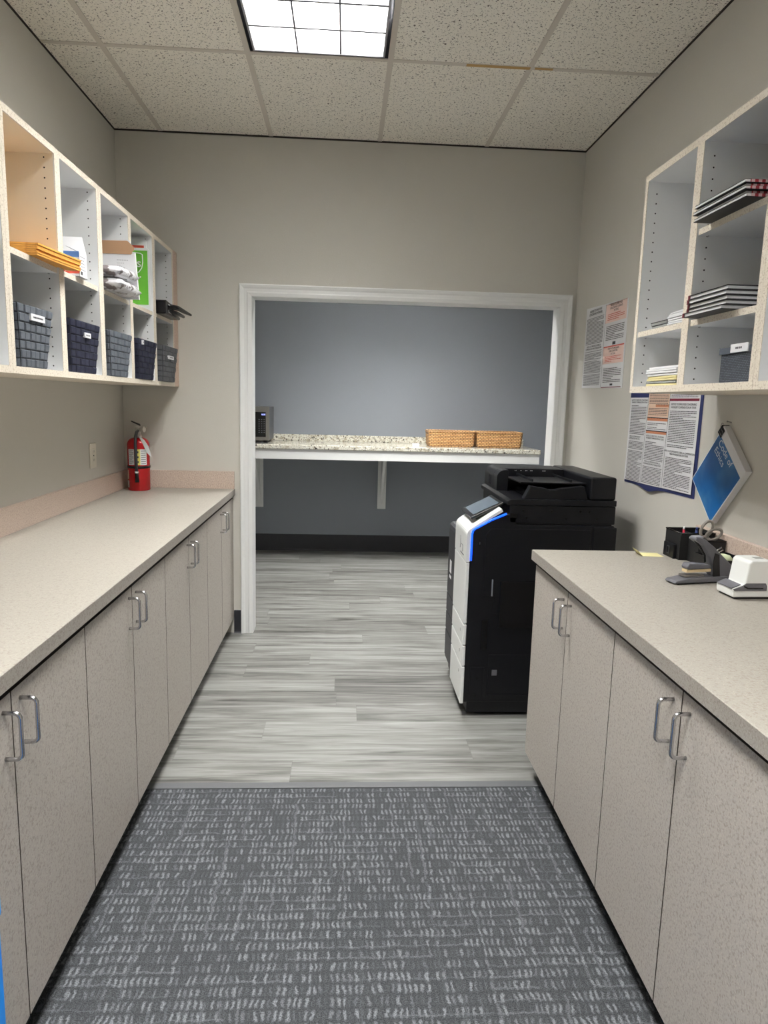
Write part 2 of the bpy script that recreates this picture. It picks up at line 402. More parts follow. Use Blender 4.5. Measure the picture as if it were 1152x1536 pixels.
# ------------------------------------------------------------------ dimensions
XL, XR, YB, YF, H = -1.3004, 1.3589, 4.2146, 6.6445, 2.8965
YFRONT = -1.6; YB2 = YB + .12
GX, GY, T2 = -1.0487, 3.2636, .6096
OX0, OX1, OZ = -.548, 1.262, 2.022          # opening
HL, HR = .9027, .9080                       # worktop heights
FX0, FX1 = -2.2, 2.9                        # far room

# ------------------------------------------------------------------ structure
b = MB(); b.box(XL-.1, XL, YFRONT-.1, YB, 0, 3.05); struct(b.done('wall_left', M_wall))
b = MB(); b.box(XR, XR+.1, YFRONT-.1, YB, 0, 3.05); struct(b.done('wall_right', M_wall))
b = MB(); b.box(XL-.1, XR+.1, YFRONT-.1, YFRONT, 0, 3.05); struct(b.done('wall_front', M_wall))
b = MB()
b.box(FX0, OX0-.012, YB, YB2, 0, 3.05); b.box(OX1+.012, FX1, YB, YB2, 0, 3.05); b.box(OX0-.012, OX1+.012, YB, YB2, OZ+.012, 3.05)
struct(b.done('wall_back', M_wall))
b = MB(); b.box(FX0, FX1, YF, YF+.1, 0, 3.05); struct(b.done('wall_far', M_wallfar))
b = MB(); b.box(FX0-.1, FX0, YB, YF+.1, 0, 3.05); struct(b.done('wall_far_left', M_wallfar))
b = MB(); b.box(FX1, FX1+.1, YB, YF+.1, 0, 3.05); struct(b.done('wall_far_right', M_wallfar))
b = MB(); b.box(FX0-.1, FX1+.1, 2.445, YF+.1, -.05, 0); struct(b.done('floor', M_vinyl))
fl = bpy.data.objects['floor']
# keep plank texture in world metres
for v in fl.data.vertices: v.co += fl.location
fl.location = (0, 0, 0)
b = MB(); b.box(XL-.1, XR+.1, YFRONT-.1, 2.445, -.05, 0.0); o = struct(b.done('floor', M_carpet))
for v in o.data.vertices: v.co += o.location
o.location = (0, 0, 0)
b = MB(); b.prism([(2.436, 0), (2.480, 0), (2.476, .003), (2.442, .0045), (2.436, .004)], 'x', XL, XR); struct(b.done('trim_1', mat('transition_strip', (92, 94, 96), .5)))
# ceiling with openings for the lamps
LY0, LY1 = GY-2*T2, GY
LX0, LX1 = GX+T2, GX+2*T2
def ceil_with_holes(name, X0, X1, Y0, Y1, holes):
    b = MB(); xs = sorted({X0, X1, *[h[0] for h in holes], *[h[1] for h in holes]}); ys = sorted({Y0, Y1, *[h[2] for h in holes], *[h[3] for h in holes]})
    for xa, xb in zip(xs, xs[1:]):
        for ya, yb in zip(ys, ys[1:]):
            cx, cy = (xa+xb)/2, (ya+yb)/2
            if any(h[0] < cx < h[1] and h[2] < cy < h[3] for h in holes): continue
            b.box(xa, xb, ya, yb, H, H+.02)
    return struct(b.done(name, M_tile))
RY0 = GY-6*T2
ceil_with_holes('ceiling', XL-.1, XR+.1, YFRONT-.1, YB, [(LX0, LX1, LY0, LY1), (LX0, LX1, RY0, RY0+2*T2)])
FLX0, FLX1, FLY0, FLY1 = -.14, 1.08, 4.9, 5.51
ceil_with_holes('ceiling', FX0, FX1, YB2, YF, [(FLX0, FLX1, FLY0, FLY1)])
b = MB()
for k in range(4):
    x = GX+k*T2; b.box(x-.012, x+.012, YFRONT, YB, H-.003, H+.001)
k = 0
ys = [GY-2*k*T2 for k in range(4)]
for y in ys:
    segs = [(XL, XR)]
    for xa, xb in segs: b.box(xa, xb, y-.012, y+.012, H-.0028, H+.001)
struct(b.done('trim_2', M_grid))
b = MB()   # stained stretch of the grid
b.box(.50, .78, GY-.011, GY+.011, H-.0036, H-.0029); b.box(.80, .88, GY-.011, GY+.006, H-.0036, H-.0029)
struct(b.done('trim_3', M_tan))
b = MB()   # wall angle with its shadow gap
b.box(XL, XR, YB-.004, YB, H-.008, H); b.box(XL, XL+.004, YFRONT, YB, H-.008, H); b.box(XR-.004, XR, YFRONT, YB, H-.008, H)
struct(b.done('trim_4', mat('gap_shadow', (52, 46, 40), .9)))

# opening casing + jambs
def casing():
    b = MB(); wdt = .072
    prof = [(0, 0), (wdt, 0), (wdt, .019), (wdt-.006, .021), (wdt-.018, .017), (wdt-.026, .012), (.030, .012), (.022, .015), (.008, .012), (.004, .011), (0, .006)]
    # prof: distance from the inner edge, projection from the wall
    path = [((OX0, 0), (-1, 0)), ((OX0, OZ), (-1, 1)), ((OX1, OZ), (1, 1)), ((OX1, 0), (1, 0))]
    for side, yw in ((-1, YB), (1, YB2)):
        rings = [[b.v((p[0]+d[0]*(a), yw+side*h, p[1]+d[1]*a)) for a, h in prof] for p, d in path]
        for A, B in zip(rings, rings[1:]):
            for k in range(len(prof)): b.f([A[k], A[(k+1) % len(prof)], B[(k+1) % len(prof)], B[k]])
        b.f(rings[0]); b.f(rings[-1])
    b.box(OX0-.012, OX0, YB-.002, YB2+.002, 0, OZ+.012); b.box(OX1, OX1+.012, YB-.002, YB2+.002, 0, OZ+.012); b.box(OX0, OX1, YB-.002, YB2+.002, OZ, OZ+.012)
    return b.done('door_1', M_trim)
struct(casing())
# cove base
def cove(name, segs):
    b = MB()
    for (x0, y0, x1, y1, nx, ny, h) in segs:
        prof = [(0, 0), (.012, 0), (.006, .008), (.004, .02), (.003, h-.004), (0, h)]
        A = [b.v((x0+nx*d, y0+ny*d, z)) for d, z in prof]; B = [b.v((x1+nx*d, y1+ny*d, z)) for d, z in prof]
        for k in range(len(prof)): b.f([A[k], A[(k+1) % 6], B[(k+1) % 6], B[k]])
        b.f(A); b.f(B[::-1])
    struct(b.done(name, M_base))
cove('baseboard_back', [(-.665, YB, OX0-.072, YB, 0, -1, .145)])
cove('baseboard_far', [(FX0, YF, FX1, YF, 0, -1, .160)])
cove('baseboard_right', [(XR, 2.545, XR, YB, -1, 0, .145)])
cove('baseboard_far_left', [(FX0, YB2, FX0, YF, 1, 0, .160)])
cove('baseboard_far_right', [(FX1, YB2, FX1, YF, -1, 0, .160)])

# ------------------------------------------------------------------ ceiling lamps
def troffer(x0, x1, y0, y1, s, nx, ny, label):
    t = thing('ceiling_light', label, 'ceiling light', ((x0+x1)/2, (y0+y1)/2, H), group=None)
    D = .150; g = .026
    b = MB()   # housing
    b.box(x0, x0+.004, y0, y1, H-.002, H+D+.01); b.box(x1-.004, x1, y0, y1, H-.002, H+D+.01); b.box(x0+.004, x1-.004, y0, y0+.004, H-.002, H+D+.01); b.box(x0+.004, x1-.004, y1-.004, y1, H-.002, H+D+.01)
    b.box(x0, x1, y0, y1, H+D+.01, H+D+.02)
    b.done('housing', M_dark, t)
    b = MB(); fx0, fx1, fy0, fy1 = x0+g, x1-g, y0+g, y1-g
    for q in ((fx0, fx0+.008, fy0, fy1), (fx1-.008, fx1, fy0, fy1), (fx0+.008, fx1-.008, fy0, fy0+.008), (fx0+.008, fx1-.008, fy1-.008, fy1)): b.box(*q, H-.004, H+D-.01)
    b.done('frame', mat('lamp_frame', (150, 150, 156), .4), t)
    b = MB(); b.quad([(fx0, fy0, H+D-.008), (fx0, fy1, H+D-.008), (fx1, fy1, H+D-.008), (fx1, fy0, H+D-.008)])
    b.done('lamp_panel', lampmat(s), t, recalc=False)
    b = MB(); bt = .0016; zt = H+.120; z0 = H-.001
    ix0, ix1, iy0, iy1 = fx0+.008, fx1-.008, fy0+.008, fy1-.008
    for k in range(nx+1):
        x = ix0+(ix1-ix0)*k/nx
        b.prism([(x-bt, z0), (x+bt, z0), (x+.010, zt), (x-.010, zt)] if 0 < k < nx else ([(x, z0), (x+bt, z0), (x+.010, zt), (x, zt)] if k == 0 else [(x-bt, z0), (x, z0), (x, zt), (x-.010, zt)]), 'y', iy0, iy1)
    for k in range(ny+1):
        y = iy0+(iy1-iy0)*k/ny
        b.prism([(y-bt, z0), (y+bt, z0), (y+.012, zt), (y-.012, zt)] if 0 < k < ny else ([(y, z0), (y+bt, z0), (y+.012, zt), (y, zt)] if k == 0 else [(y-bt, z0), (y, z0), (y, zt), (y-.012, zt)]), 'x', ix0, ix1)
    b.done('louver', M_reflect, t)
    b = MB()
    for k in range(1, nx): x = ix0+(ix1-ix0)*k/nx; b.box(x-.0038, x+.0038, iy0, iy1, z0-.0012, z0-.0002)
    for k in range(1, ny): y = iy0+(iy1-iy0)*k/ny; b.box(ix0, ix1, y-.0062, y+.0062, z0-.0026, z0-.0014)
    b.done('louver_edge', M_mgrey, t)
    for k in range(nx):
        for j in range(1, ny):
            b = MB(); x = ix0+(ix1-ix0)*(k+.5)/nx; y = iy0+(iy1-iy0)*j/ny
            b.tube([(x-.010, y-.002, z0+.002), (x-.006, y-.002, z0-.005), (x+.006, y-.002, z0-.005), (x+.010, y-.002, z0+.002)], .0012, 6)
            b.done('clip', M_chrome, t)
troffer(LX0, LX1, LY0, LY1, LAMP_MAIN, 3, 6, 'bright recessed ceiling light with white louver cells above the aisle')
troffer(LX0, LX1, RY0, RY0+2*T2, LAMP_REAR, 3, 6, 'recessed ceiling light behind the viewer over the carpet')
troffer(FLX0, FLX1, FLY0, FLY1, LAMP_FAR, 6, 3, 'recessed ceiling light inside the room beyond the opening')

# ------------------------------------------------------------------ base cabinets and worktops
def handle(parent, x, sgn, y, zc):
    """wire pull; sgn +1 sticks out to +x"""
    b = MB(); L_, o_, r = .098, .034, .0045
    P = []
    z0, z1 = zc-L_/2, zc+L_/2
    P.append((x, y, z0))
    for k in range(6): a = math.pi/2*k/5; P.append((x+sgn*(o_-.012+.012*math.sin(a)), y, z0+.012-.012*math.cos(a)))
    for k in range(6): a = math.pi/2*k/5; P.append((x+sgn*(o_-.012+.012*math.cos(a)), y, z1-.012+.012*math.sin(a)))
    P.append((x, y, z1))
    b.tube(P, r, 10)
    return b.done('handle', M_chrome, parent)
def base_cabinet(side, y0, y1, ym, htop, label):
    s = 1 if side == 'L' else -1
    xw = XL if side == 'L' else XR
    xd = -.6658 if side == 'L' else .7303       # door face
    t = thing('base_cabinet', label, 'base cabinet', ((xw+xd)/2, (y0+y1)/2, 0), group=('base cabinets under the left worktop' if side == 'L' else 'base cabinets under the right worktop'))
    zt = htop-.038
    xb = xd - s*.019
    b = MB(); b.box(xw+s*.002, xb-s*.0022, y0+.0005, y1-.0005, .10, zt-.001); b.box(xb-s*.0019, xb-s*.0003, y0+.0005, y1-.0005, .10, zt-.001, 1); b.done('body', [M_lam, M_hole_gap], t)  # thin dark slab paints the shade seen through the door gaps
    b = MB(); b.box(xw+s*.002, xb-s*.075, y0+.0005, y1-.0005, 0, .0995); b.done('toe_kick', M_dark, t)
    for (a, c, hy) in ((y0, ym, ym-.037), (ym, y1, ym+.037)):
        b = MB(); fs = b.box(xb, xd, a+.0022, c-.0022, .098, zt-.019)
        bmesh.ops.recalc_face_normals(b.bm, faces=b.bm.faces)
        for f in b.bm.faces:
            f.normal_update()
            if abs(f.normal.x) < .5: f.material_index = 1      # door edges painted dark for the shade in the gaps
        d = b.done('door', [M_lam, M_gapshade], t)
        handle(d, xd, s, hy, .768)
names = {0: 'farthest, beside the door opening', 1: 'second from the door opening', 2: 'third from the door opening', 3: 'nearest in view, cut by the photo edge', 4: 'beside the blue container'}
LY = [4.213, 3.403, 2.593, 1.780, .970, .160]; LM = [3.805, 2.998, 2.184, 1.374, .565]
Llab = ['two-door beige base cabinet against the back wall beside the white door casing',
        'second two-door beige base cabinet from the white door casing, along the wood floor',
        'two-door beige base cabinet where the carpet begins, third from the white door casing',
        'nearest fully seen two-door beige base cabinet on the left, large handles low in the photo',
        'beige base cabinet behind the bright blue container, mostly outside the photo']
for i in range(5): base_cabinet('L', LY[i+1], LY[i], LM[i], HL, Llab[i])
RY = [2.532, 1.750, .975, .200]; RM = [2.146, 1.370, .588]
Rlab = ['two-door beige base cabinet next to the copier on the right',
        'two-door beige base cabinet in the lower right corner of the photo, nearest on that side',
        'beige base cabinet on the right beyond the photo edge']
for i in range(3): base_cabinet('R', RY[i+1], RY[i], RM[i], HR, Rlab[i])

t = thing('countertop', 'long beige speckled worktop along the left wall with pinkish backsplash', 'countertop', (-.98, 2.2, HL-.038))
b = MB(); b.box(XL+.001, -.6548, .16, YB-.001, HL-.038, HL, bev=.0015, seg=1); b.done('worktop', M_top, t)
b = MB(); b.box(-.6546, -.6538, .1605, YB-.0015, HL-.0375, HL-.0006); b.done('front_edge', M_fedge_shade, t)
b = MB(); b.box(XL+.001, XL+.02, .16, YB-.001, HL+.0002, HL+.105, bev=.001, seg=1); b.done('backsplash', M_splash, t)
b = MB(); b.box(XL+.0205, -.6560, YB-.02, YB-.001, HL+.0002, HL+.105, bev=.001, seg=1); b.done('backsplash', M_splash, t)
t = thing('countertop', 'beige speckled worktop on the right holding the staplers and desk organizer', 'countertop', (1.03, 1.37, HR-.038))
b = MB(); b.box(.7139, XR-.001, .20, 2.540, HR-.038, HR, bev=.0015, seg=1); b.done('worktop', M_top, t)
b = MB(); b.box(.7129, .7137, .2005, 2.5395, HR-.0375, HR-.0006); b.done('front_edge', M_fedge_shade, t)
b = MB(); b.box(XR-.02, XR-.001, .20, 2.540, HR+.0002, HR+.105, bev=.001, seg=1); b.done('backsplash', M_splash, t)

# ------------------------------------------------------------------ wall cabinets (open cubbies)
def wall_cabinet(side, ybounds, shelves, label, ztop, end_thick=.0, cream=None):
    """ybounds: list of (open0, open1) cell intervals; outer edges given by ybounds[0][0]-t and last+t"""
    s = 1 if side == 'L' else -1
    xw = XL if side == 'L' else XR
    xf = -.97 if side == 'L' else 1.03
    z0, z1 = 1.500, ztop; tk = .020
    ya, yb = end_thick
    t = thing('wall_cabinet', label, 'wall cabinet', ((xw+xf)/2, (ya+yb)/2, z0), group='open wall cabinets on the %s wall' % ('left' if side == 'L' else 'right'))
    xi = xf - s*.0015
    b = MB()
    def shell(x0, x1, mi):
        b.box(x0, x1, ya, yb, z0, z0+tk, mi); b.box(x0, x1, ya, yb, z1-tk, z1, mi)
        prev = ya
        for (c0, c1) in ybounds:
            b.box(x0, x1, prev, c0, z0+tk, z1-tk, mi); prev = c1
        b.box(x0, x1, prev, yb, z0+tk, z1-tk, mi)
    shell(xw+s*.002, xi, 0)
    for c0, c1 in ybounds: b.box(xw+s*.002, xw+s*.008, c0, c1, z0+tk, z1-tk, 0)
    # pin holes on the side faces
    for (c0, c1) in ybounds:
        for yy in (c0+.0004, c1-.0004):
            for xx in (xf-s*.033, xw+s*.06):
                z = z0+tk+.017
                while z < z1-tk-.01:
                    b.disc((xx, yy, z), 'y', .0026, 1, 8); z += .0320
    b.done('carcass', [M_mel, M_hole_gap], t, recalc=False)
    b = MB(); e = .0004
    def bx(*a): b.box(*a)
    bx(xi, xf, ya, yb, z0, z0+tk); bx(xi, xf, ya, yb, z1-tk, z1)
    prev = ya
    for (c0, c1) in ybounds: bx(xi, xf, prev, c0, z0+tk, z1-tk); prev = c1
    bx(xi, xf, prev, yb, z0+tk, z1-tk)
    bx(xw+s*.002, xf, ya, yb, z0-.0012, z0); bx(xw+s*.002, xf, ya, yb, z1, z1+.0012)
    b.done('edge_banding', M_edge, t)
    for (ci, z) in shelves:
        c0, c1 = ybounds[ci]; b = MB()
        b.box(xw+s*.0085, xf-s*.0075, c0+.001, c1-.001, z-.018, z); b.box(xf-s*.0075, xf-s*.006, c0+.001, c1-.001, z-.018, z, 1)
        b.tube([(xf-s*.033, c1-.001, z-.020), (xf-s*.033, c1-.010, z-.020)], .0022, 6, 2); b.tube([(xf-s*.033, c0+.001, z-.020), (xf-s*.033, c0+.010, z-.020)], .0022, 6, 2)
        b.done('shelf', [M_mel, M_edge, M_chrome], t)
    if cream is not None:  # added sheets that tint one cell with painted bounce light
        c0, c1 = ybounds[cream[0]]; zb = cream[1]; b = MB()
        x0_, x1_ = xw+s*.0085, xf-s*.004
        b.box(x0_, x0_+s*.001, c0+.0012, c1-.0012, zb, z1-tk-.001)
        b.box(x0_, x1_, c1-.0013, c1-.0009, zb, z1-tk-.001); b.box(x0_, x1_, c0+.0009, c0+.0013, zb, z1-tk-.001)
        b.box(x0_, x1_, c0+.0012, c1-.0012, z1-tk-.0012, z1-tk-.0008)
        for xx in (xf-s*.033,):
            z = z0+tk+.017
            while z < z1-tk-.01:
                if z > zb+.01: b.disc((xx, c1-.0015, z), 'y', .0028, 1, 8)
                z += .0320
        b.done('bounce_tint', [M_bounce, M_hole_gap], t, recalc=False)
    return t
ZT = 2.242
C = [(2.155, 2.505), (2.547, 2.896), (2.945, 3.294), (3.333, 3.684), (3.727, 4.080)]
wall_cabinet('L', [(1.371, 1.721), (1.763, 2.113)], [(0, 1.861), (1, 1.861)], 'open white wall cabinet cut by the left photo edge, its cells empty', ZT, (1.351, 2.1335))
wall_cabinet('L', [C[0], C[1]], [(0, 1.861), (1, 1.861)], 'open wall cabinet with a bounce-tinted cell, orange envelopes and a blue and red box', ZT, (2.1345, 2.9195), cream=(0, 1.862))
wall_cabinet('L', [C[2], C[3]], [(0, 1.861), (1, 1.861)], 'open wall cabinet holding the green mailer and silver packages', ZT, (2.9205, 3.7045))
wall_cabinet('L', [C[4]], [(0, 1.861)], 'narrow single-column open wall cabinet at the back wall with a black gadget on its shelf', ZT, (3.7055, 4.1005))
b = MB(); b.box(XL+.3, -.974, 4.1015, YB-.001, 1.500, 2.249); tag(b.done('filler_panel', M_filler), 'narrow pinkish filler panel between the left wall cabinets and the back wall', 'filler panel')
ZR = 2.236
wall_cabinet('R', [(1.762, 2.114), (2.155, 2.496)], [(0, 1.711), (0, 1.972), (1, 1.711)], 'open wall cabinet on the right wall with notebooks and paper stacks', ZR, (1.7425, 2.516))
wall_cabinet('R', [(.978, 1.330), (1.371, 1.722)], [(0, 1.711), (1, 1.711)], 'open wall cabinet at the right photo edge, only a grey strip of its inside seen', ZR, (.958, 1.7415))

# ------------------------------------------------------------------ woven bins
def scribble(b, T, w_, h_, mi, rows=1):
    for r in range(rows):
        u = -w_/2
        while u < w_/2-.003:
            l = random.uniform(.003, .007); v = h_/2-h_*(r+.5)/rows
            l = min(l, w_/2-u)
            p = [T @ Vector(q) for q in ((u, v-h_/rows*.22, 0), (u+l, v-h_/rows*.22, 0), (u+l, v+h_/rows*.22, 0), (u, v+h_/rows*.22, 0))]
            b.quad(p, mi); u += l+random.uniform(.0012, .003)
def woven_bin(yc, xfront, m, label, wt, wb, lab, depth=.27, h=.185, group='woven storage bins in the lower left cubbies', n=6, rows=7):
    z0 = 1.5202
    xt0, xt1 = xfront-depth, xfront; sh = (wt-wb)/2
    t = thing('storage_bin', label, 'storage bin', ((xt0+xt1)/2, yc, z0), group=group)
    def P(u, v, side, off=0):
        # u 0..1 along side, v 0..1 up; returns point on tapered wall
        wy = wb/2+(wt-wb)/2*v; dx = .012*(1-v)
        a = {'f': (xt1-dx+off, yc-wy+2*wy*u), 'b': (xt0+dx-off, yc+wy-2*wy*u), 'n': (xt0+dx+(xt1-xt0-2*dx)*u, yc-wy-off), 'r': (xt1-dx-(xt1-xt0-2*dx)*u, yc+wy+off)}[side]
        return (a[0], a[1], z0+h*v)
    b = MB()
    for sd in 'fbnr':
        q = [P(0, 0, sd), P(1, 0, sd), P(1, 1, sd), P(0, 1, sd)]; b.quad(q)
        b.quad([P(0, 0, sd, -.004), P(0, 1, sd, -.004), P(1, 1, sd, -.004), P(1, 0, sd, -.004)])
        b.quad([P(0, 1, sd), P(1, 1, sd), P(1, 1, sd, -.004), P(0, 1, sd, -.004)])
    b.quad([P(0, 0, 'f'), P(1, 0, 'f'), P(0, 0, 'b'), P(1, 0, 'b')])
    b.done('shell', M_bdark, t, recalc=False)
    b = MB()
    for sd in 'fbnr':
        nn = n
        for i in range(nn):
            for j in range(rows):
                g = .035; u0, u1, v0, v1 = (i+g)/nn, (i+1-g)/nn, (j+g)/rows, (j+1-g)/rows
                o1 = .0042 if (i+j) % 2 else .0022; o0 = .0004
                A = [P(u0, v0, sd, o0), P(u1, v0, sd, o0), P(u1, v1, sd, o0), P(u0, v1, sd, o0)]
                gu, gv = .10/nn, .10/rows
                B = [P(u0+gu, v0+gv, sd, o1), P(u1-gu, v0+gv, sd, o1), P(u1-gu, v1-gv, sd, o1), P(u0+gu, v1-gv, sd, o1)]
                va = [b.v(p) for p in A]; vb = [b.v(p) for p in B]
                b.f(vb, 0)
                for k in range(4): b.f([va[k], va[(k+1) % 4], vb[(k+1) % 4], vb[k]], 0)
    b.done('woven_straps', m, t, recalc=False)
    if lab:
        lw, lh, ly, lz = lab
        b = MB(); b.box(xt1-.004, xt1+.0062, ly-lw/2, ly+lw/2, lz-lh/2, lz+lh/2)
        scribble(b, F_posx(xt1+.0066, ly, lz), lw*.7, lh*.6, 1)
        b.done('label_card', [M_paper, M_ink], t)
    return t
# centre y of each is the cell middle
woven_bin(2.288, -.963, M_bgrey, 'large slate grey woven bin in the cubby below the orange envelopes', .250, .180, (.098, .020, 2.290, 1.672))
woven_bin(2.708, -.963, M_bnavy, 'dark navy woven bin with a small white label, below the blue and red box', .300, .245, (.058, .018, 2.715, 1.658))
b_ = woven_bin(3.108, -.958, M_bgrey, 'grey woven bin without label below the silver packages', .300, .215, None)
woven_bin(3.505, -.955, M_bnavy, 'navy woven bin below the green mailer, second from the back wall', .315, .235, (.018, .02, 3.41, 1.69))
woven_bin(3.902, -.945, M_bgrey2, 'charcoal woven bin with white label in the last cubby by the back wall', .325, .250, (.105, .018, 3.90, 1.648))
# right-hand bin
t = thing('storage_bin', 'small ribbed grey fabric bin with white label in the right wall cabinet', 'storage bin', (1.20, 1.868, 1.5202))
b = MB(); b.box(1.05, 1.33, 1.79, 1.945, 1.5202, 1.601, bev=.003); b.done('body', M_rib, t)
b = MB()
for q in ((1.046, 1.054, 1.786, 1.949), (1.326, 1.334, 1.786, 1.949), (1.054, 1.326, 1.786, 1.794), (1.054, 1.326, 1.941, 1.949)): b.box(*q, 1.598, 1.616)
b.done('rim', mat('bin_rim', (74, 80, 90), .8), t)
b = MB(); b.box(1.0425, 1.0455, 1.802, 1.885, 1.600, 1.622); scribble(b, F_negx(1.0422, 1.843, 1.611), .035, .012, 1); b.done('label_card', [M_paper, M_ink], t)

# ------------------------------------------------------------------ left cubby contents
# manila envelopes, bowed out past the divider
for k in range(6):
    dx = random.uniform(-.004, .003); z = 1.8615+k*.0062
    out = [(-.950+dx, 2.292), (-.940+dx, 2.400), (-.927+dx, 2.500), (-.918+dx, 2.560), (-.966, 2.556), (-.9665, 2.500), (-1.19, 2.490), (-1.20, 2.285)]
    b = MB(); b.prism(out, 'z', z, z+.0054)
    o = b.done('envelope', M_manila)
    tag(o, ['lowest', 'second lowest', 'third lowest', 'third highest', 'second highest', 'topmost'][k] + ' of the orange manila envelopes in the bounce-tinted cubby', 'envelope', 'manila envelopes stacked on the upper left shelf')
# blue and red box with open lid
t = thing('carton', 'small white box with blue and red bands and raised lid flap, beside the orange envelopes', 'box', (-1.05, 2.71, 1.8612))
x1, y0, y1, z0, z1 = -.961, 2.668, 2.742, 1.8612, 1.948
b = MB(); x0 = -1.20
b.box(x0, x1, y0, y0+.0015, z0, z1); b.box(x0, x1, y1-.0015, y1, z0, z1); b.box(x0, x0+.0015, y0, y1, z0, z1); b.box(x1-.0015, x1, y0, y1, z0, z1); b.box(x0, x1, y0, y1, z0, z0+.0015)
b.done('body', M_paper, t)
b = MB(); b.box(x0, x1-.0006, y0-.0004, y0-.0001, z1-.020, z1); b.done('blue_band', M_blueband, t)['label'] = 'blue band on the side'
b = MB(); b.box(x0, x1-.0006, y0-.0004, y0-.0001, z0+.010, z0+.030); scribble(b, F_negy(-.99, y0-.0006, z0+.02), .045, .010, 1); b.done('red_band', [M_redband, M_paper], t)['label'] = 'red band on the side'
b = MB()
for r in range(5): scribble(b, F_posx(x1+.0003, (y0+y1)/2-.004, z1-.016-.011*r), .05 if r % 2 == 0 else .035, .006, 0)
b.box(x1, x1+.0003, y0+.012, y0+.028, z0+.008, z0+.020)
b.done('printed_text', M_ink, t)
b = MB(); b.hexa([(x0, y1-.002, z1), (x1, y1-.002, z1), (x1, y1, z1), (x0, y1, z1), (x0, y1+.045, z1+.072), (x1-.03, y1+.045, z1+.072), (x1-.03, y1+.046, z1+.073), (x0, y1+.046, z1+.073)])
b.hexa([(x1-.002, y0, z1-.001), (x1, y0, z1-.001), (x1, y1, z1-.001), (x1-.002, y1, z1-.001), (x1-.055, y0+.01, z1+.022), (x1-.053, y0+.01, z1+.022), (x1-.053, y1-.01, z1+.022), (x1-.055, y1-.01, z1+.022)])
b.done('lid_flap', M_paper, t)
# white mailer with brown band
t = thing('mailer', 'large white cardboard mailer with brown kraft flap standing in the third cubby', 'mailer', (-1.05, 3.22, 1.8612))
b = MB(); b.prism([(-1.25, 1.8612), (-.915, 1.8612), (-.918, 1.90), (-.928, 2.058), (-.945, 2.052), (-.948, 2.105), (-.955, 2.112), (-1.25, 2.112)], 'y', 3.236, 3.252); b.done('body', M_paper, t)
b = MB(); b.prism([(-1.24, 2.050), (-.942, 2.050), (-.936, 2.062), (-.929, 2.068), (-.929, 2.078), (-.944, 2.094), (-.958, 2.106), (-1.24, 2.102)], 'y', 3.2335, 3.2358); b.done('kraft_flap', M_cardb, t)['label'] = 'brown kraft flap'
b = MB()
for r, (w_, zz) in enumerate([(.05, 2.025), (.032, 2.012), (.018, 2.003), (.020, 1.998), (.035, 1.992)]): scribble(b, F_negy(-.985+w_/2-.02, 3.2356, zz), w_, .004, 0)
b.done('printed_text', mat('pale_ink', (120, 120, 124), .9), t)
# green mailer
t = thing('mailer', 'green shipping envelope with white border and shield logo in the fourth cubby', 'mailer', (-1.1, 3.6, 1.8612))
b = MB(); b.prism([(-1.25, 1.8612), (-.9648, 1.8612), (-.9648, 2.140), (-.972, 2.150), (-1.25, 2.150)], 'y', 3.601, 3.609); b.done('body', M_paper, t)
b = MB(); b.box(-1.24, -.972, 3.5995, 3.6008, 1.884, 2.138); b.done('green_panel', M_green, t)['label'] = 'green printed panel'
b = MB()
def arc(c, r, a0, a1, n=8): return [(c[0]+r*math.cos(math.radians(a0+(a1-a0)*k/n)), c[1]+r*math.sin(math.radians(a0+(a1-a0)*k/n))) for k in range(n+1)]
sx_, sz_ = -1.036, 2.072
sh = [(sx_-.052, sz_+.046), (sx_-.028, sz_+.053), (sx_, sz_+.055), (sx_+.028, sz_+.053), (sx_+.040, sz_+.047), (sx_+.041, sz_+.010), (sx_+.036, sz_-.016), (sx_+.022, sz_-.034), (sx_, sz_-.047), (sx_-.030, sz_-.034), (sx_-.048, sz_-.016), (sx_-.052, sz_+.010)]
b.tube([(p[0], 3.5990, p[1]) for p in sh], .0022, 6, closed=True)
b.disc((sx_+.028, 3.5988, sz_-.058), 'y', .004)
b.done('shield_logo', M_paper, t)
textmesh('logo_text', 'ups', .058, F_negy(sx_-.006, 3.5990, sz_+.006), M_paper, t)
# white mailer behind
t = thing('mailer', 'plain white mailer with a red strip standing behind the green envelope', 'mailer', (-1.1, 3.65, 1.8612))
b = MB(); b.prism([(-1.25, 1.8612), (-.985, 1.8612), (-.990, 2.195), (-1.003, 2.205), (-1.25, 2.205)], 'y', 3.645, 3.655); b.done('body', M_paper, t)
b = MB(); b.box(-1.24, -.9995, 3.6435, 3.6448, 2.156, 2.170); b.done('red_strip', M_redband, t)['label'] = 'red printed strip'
# silver film packages
def pouch(T, lx, ly, lz, name, label, m, group=None):
    b = MB(T); nx, ny = 14, 10; top = []; bot = []
    for i in range(nx+1):
        ra = []; rb = []
        for j in range(ny+1):
            u, v = i/nx, j/ny; e = (max(0, 1-abs(2*u-1)**8)*max(0, 1-abs(2*v-1)**8))**.5
            nz = random.uniform(-.0025, .0025)*e
            ra.append(b.v((lx*(u-.5), ly*(v-.5), lz*.5+lz*.5*e+nz))); rb.append(b.v((lx*(u-.5), ly*(v-.5), lz*.5-lz*.5*e)))
        top.append(ra); bot.append(rb)
    for i in range(nx):
        for j in range(ny):
            b.f([top[i][j], top[i+1][j], top[i+1][j+1], top[i][j+1]], 0, True); b.f([bot[i][j], bot[i][j+1], bot[i+1][j+1], bot[i+1][j]], 0, True)
    bmesh.ops.remove_doubles(b.bm, verts=b.bm.verts, dist=1e-5)
    return tag(b.done(name, m), label, 'package', group)
M_film = mat('clear_film', (214, 214, 218), .2, bump=(70, .8, .004), speck=(22, (120, 112, 112), .55, .62))
